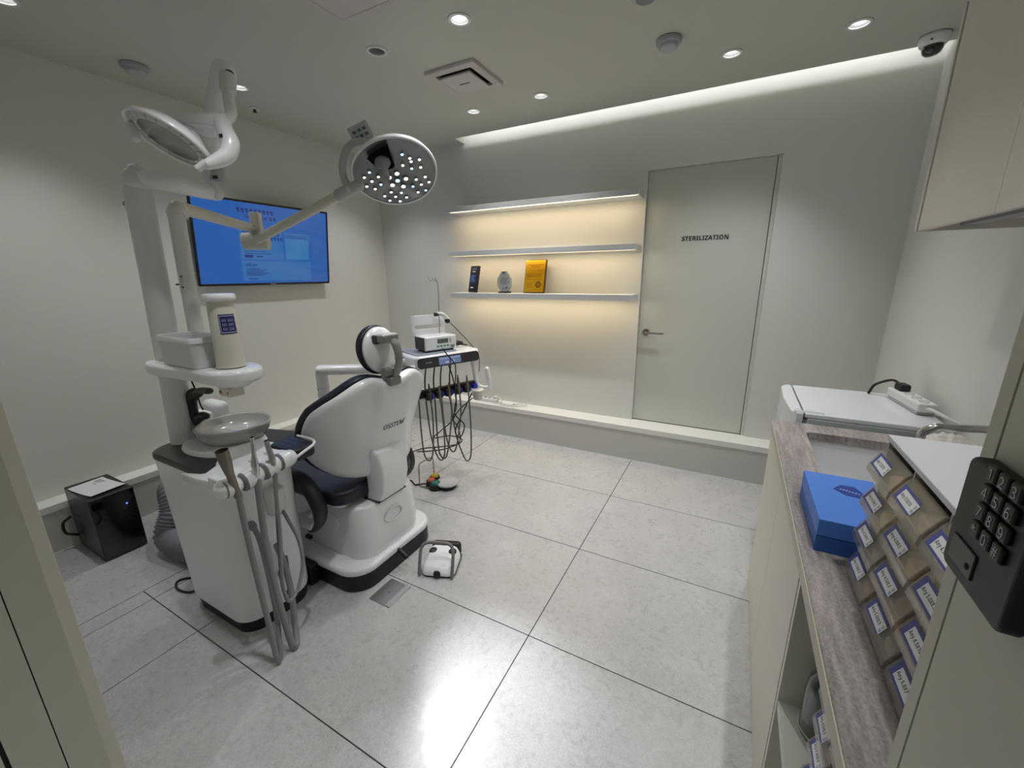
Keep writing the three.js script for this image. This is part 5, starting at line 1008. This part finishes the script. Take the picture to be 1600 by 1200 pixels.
{
  // round multi-button foot switch
  const c = V(-1.80, 0, -2.13);
  const t = thing('foot_switch', 'black foot switch with yellow, orange and green buttons and a grey disc', 'foot switch', [c.x, 0, c.z]);
  const at = (u, v, y) => PX(u, v, 'y', y);
  const g = at(681, 757, 0.03), o = at(674, 750, 0.05), yl = at(679, 743, 0.05), d = at(699, 750, 0.055);
  part(t, 'housing', [cyl(V(g.x, 0, g.z), V(g.x, 0.04, g.z), 0.052, 0.046, 28), cyl(V(o.x, 0, o.z), V(o.x, 0.045, o.z), 0.045, 0.036, 28), cyl(V(yl.x, 0, yl.z), V(yl.x, 0.045, yl.z), 0.045, 0.036, 28)], M.black);
  for (const [p, col, n2, r, h] of [[g, 0x0f6b60, 'green_button', 0.034, 0.04], [o, 0xc8502a, 'orange_button', 0.026, 0.045], [yl, 0xc8b02a, 'yellow_button', 0.028, 0.045]]) part(t, n2, lathe([[r, 0], [r * 0.9, 0.012], [r * 0.5, 0.018], [0, 0.019]], V(p.x, h, p.z)), std(col, 0.45));
  part(t, 'disc_base', lathe([[0, 0], [0.062, 0], [0.072, 0.03], [0, 0.03]], V(d.x, 0.0, d.z)), M.black);
  part(t, 'pedal_disc', lathe([[0, 0.03], [0.076, 0.03], [0.08, 0.038], [0.076, 0.046], [0, 0.05]], V(d.x, 0.0, d.z), V(0, 1, 0), 48), M.lightGrey, 'pale grey round pedal');
  const w = (u, v, y) => at(u, v, y);
  const hx = o.x - 0.055, hz = o.z;
  part(t, 'wire_hoop', [sweep([V(g.x - 0.02, 0.01, g.z + 0.03), V(hx - 0.01, 0.01, hz + 0.05), V(hx - 0.015, 0.06, hz + 0.05), V(hx - 0.015, 0.17, hz + 0.045), V(hx - 0.012, 0.185, hz + 0.02), V(hx, 0.185, hz - 0.085), V(hx + 0.002, 0.17, hz - 0.095), V(hx + 0.005, 0.06, hz - 0.095), V(hx + 0.03, 0.01, hz - 0.09)], 0.004, { seg: 8, n: 90, tension: 0.2 })], M.bronze, 'wire carrying hoop');
  part(t, 'cord', hose([V(o.x - 0.04, 0.02, o.z + 0.02), V(o.x - 0.1, 0.008, o.z + 0.04), PX(648, 757, 'y', 0.006), PX(638, 750, 'y', 0.006), V(-2.15, 0.006, -2.0)], 0.0055), M.cableBlack);
}
single('floor_plate', 'small steel cover plate set on the floor beside the chair', 'cover plate', (() => { const g = slab(-1.405, -1.275, -1.278, -1.126, 0, 0.003, 0.004, 0.001); return g; })(), std(0xa3a6ac, 0.32, { metalness: 0.8 }));
{
  const m = scene.getObjectByName('floor_plate'); part(m, 'edge_strip', box(-1.305, -1.279, 0.003, 0.0042, -1.274, -1.13), std(0xc8cacc, 0.3, { metalness: 0.8 }), 'bright strip'); part(m, 'screw', cyl(V(-1.345, 0.003, -1.2), V(-1.345, 0.0042, -1.2), 0.004, 0.004, 12), M.darkGrey);
}
{
  // black box with a paper on top
  const t = thing('black_cabinet', 'black glossy box device with a blue pilot light on the floor', 'device', [-3.06, 0, -0.74]);
  const [x0, x1, z0, z1] = [-3.225, -2.885, -0.835, -0.645];
  part(t, 'case', box(x0, x1 - 0.004, 0.006, 0.372, z0, z1, 0.006), std(0x17181b, 0.3));
  part(t, 'front_glass', box(x1 - 0.005, x1, 0.01, 0.368, z0 + 0.003, z1 - 0.003, 0.002), M.blackGloss, 'glossy black front');
  part(t, 'pilot_light', ball(V(x1 + 0.0005, 0.29, z0 + 0.045), 0.004), std(0x3344ff, 0.3, { emissive: 0x5566ff, emissiveIntensity: 4 }));
  for (let i = 0; i < 5; i++) part(t, 'vent_slot', box(-3.15, -3.07, 0.10 + i * 0.018, 0.108 + i * 0.018, z1 - 0.0005, z1 + 0.001), M.black);
  for (const [x, z] of [[-3.2, -0.81], [-2.92, -0.81], [-3.2, -0.67], [-2.92, -0.67]]) part(t, 'foot', cyl(V(x, 0, z), V(x, 0.008, z), 0.012, 0.012, 14), M.black);
  part(t, 'cable', hose([V(-3.2, 0.2, -0.63), V(-3.215, 0.17, -0.6), V(-3.215, 0.11, -0.6), V(-3.2, 0.08, -0.64)], 0.007), M.cableBlack);
  const pg = new THREE.PlaneGeometry(0.23, 0.155, 16, 4); pg.rotateX(-Math.PI / 2); const pp = pg.attributes.position; for (let i = 0; i < pp.count; i++) pp.setY(i, 0.001 + 0.006 * Math.pow(Math.abs(pp.getX(i)) / 0.115, 3)); pg.computeVertexNormals();
  const pb = pg.clone(); pb.translate(0, -0.0006, 0); const pm = merge([pg, pb]); pm.rotateY(0.12); pm.translate(-3.05, 0.3735, -0.735);
  single('paper_sheet', 'white printed paper lying on the black box device', 'paper', pm, std(0xffffff, 0.8, { side: THREE.DoubleSide, map: canvasTex(256, 170, (c) => { c.fillStyle = '#d9dadc'; c.fillRect(0, 0, 256, 170); c.fillStyle = '#55575c'; for (let i = 0; i < 3; i++) c.fillRect(18, 24 + i * 12, 60 - i * 9, 5); c.fillRect(40, 66, 40, 4); }) }));
}
{
  // corrugated suction hose
  const pts = [PX(247, 775, 'z', -0.98), PX(262, 785, 'z', -0.955), PX(263, 815, 'z', -0.94), PX(255, 845, 'z', -0.90), V(-2.62, 0.075, -0.87), V(-2.5, 0.074, -0.88), V(-2.38, 0.074, -0.90), V(-2.22, 0.074, -0.93)];
  pts[0] = V(-2.90, 0.27, -1.02); pts[1] = V(-2.79, 0.30, -0.97); pts[2] = V(-2.72, 0.21, -0.93); pts[3] = V(-2.70, 0.105, -0.875);
  const curve = new THREE.CatmullRomCurve3(pts), L = curve.getLength(), nr = 46;
  const t = thing('corrugated_hose', 'grey corrugated suction hose curving onto the floor behind the unit', 'hose', [-2.6, 0, -0.87]);
  const N = nr * 4, rr = []; for (let i = 0; i <= N; i++) rr.push(0.066 + 0.006 * Math.cos(i / N * nr * Math.PI * 2));
  part(t, 'ribbed_tube', sweep(pts, rr, { n: N, seg: 24, cap: false }), std(0x7d8087, 0.45));
  const c = V(-2.81, 0.2, -1.0);
}
single('power_cable', 'thin black cable looping on the floor by the unit foot', 'cable', hose([V(-2.17, 0.02, -0.80), V(-2.22, 0.006, -0.742), V(-2.3, 0.006, -0.725), V(-2.36, 0.006, -0.75), V(-2.34, 0.006, -0.79), V(-2.26, 0.006, -0.82), V(-2.19, 0.012, -0.83)], 0.005), M.cableBlack);
{
  // extension socket and white cables on the ledge
  const y = LEDGE, a = PX(752, 627, 'y', y + 0.02);
  const t = thing('extension_socket', 'white extension socket with white cables on the ledge under the shelves', 'extension socket', [a.x, y, PZ - 0.08]);
  part(t, 'body', box(a.x - 0.1, a.x + 0.13, y, y + 0.035, PZ - 0.115, PZ - 0.055, 0.008), M.whiteSoft);
  for (let i = 0; i < 4; i++) part(t, 'socket', lathe([[0.018, 0], [0.018, 0.003], [0.014, 0.003], [0.013, 0.0005], [0, 0.0005]], V(a.x - 0.06 + i * 0.05, y + 0.0345, PZ - 0.085), V(0, 1, 0), 18), M.lightGrey);
  part(t, 'cable', hose([V(a.x + 0.12, y + 0.02, PZ - 0.085), V(a.x + 0.17, y + 0.01, PZ - 0.07), V(a.x + 0.24, y + 0.006, PZ - 0.03), V(a.x + 0.30, y + 0.006, PZ - 0.08), V(a.x + 0.38, y + 0.012, PZ - 0.13), V(a.x + 0.44, y + 0.03, PZ - 0.12), V(a.x + 0.42, y + 0.012, PZ - 0.07), V(a.x + 0.33, y + 0.008, PZ - 0.04), V(a.x + 0.22, y + 0.006, PZ - 0.06), V(a.x + 0.12, y + 0.006, PZ - 0.04)], 0.005), M.cableWhite);
  part(t, 'cable', hose([V(a.x + 0.13, y + 0.03, PZ - 0.09), V(a.x + 0.15, y + 0.055, PZ - 0.075), V(a.x + 0.2, y + 0.02, PZ - 0.05), V(a.x + 0.17, y + 0.006, PZ - 0.03), V(a.x + 0.3, y + 0.006, PZ - 0.02), V(a.x + 0.36, y + 0.006, PZ - 0.05), V(a.x + 0.3, y + 0.014, PZ - 0.1)], 0.005), M.cableWhite);
  part(t, 'plug', box(a.x + 0.09, a.x + 0.125, y + 0.03, y + 0.06, PZ - 0.105, PZ - 0.07, 0.006), M.cableWhite);
}

renderer.render(scene, camera);
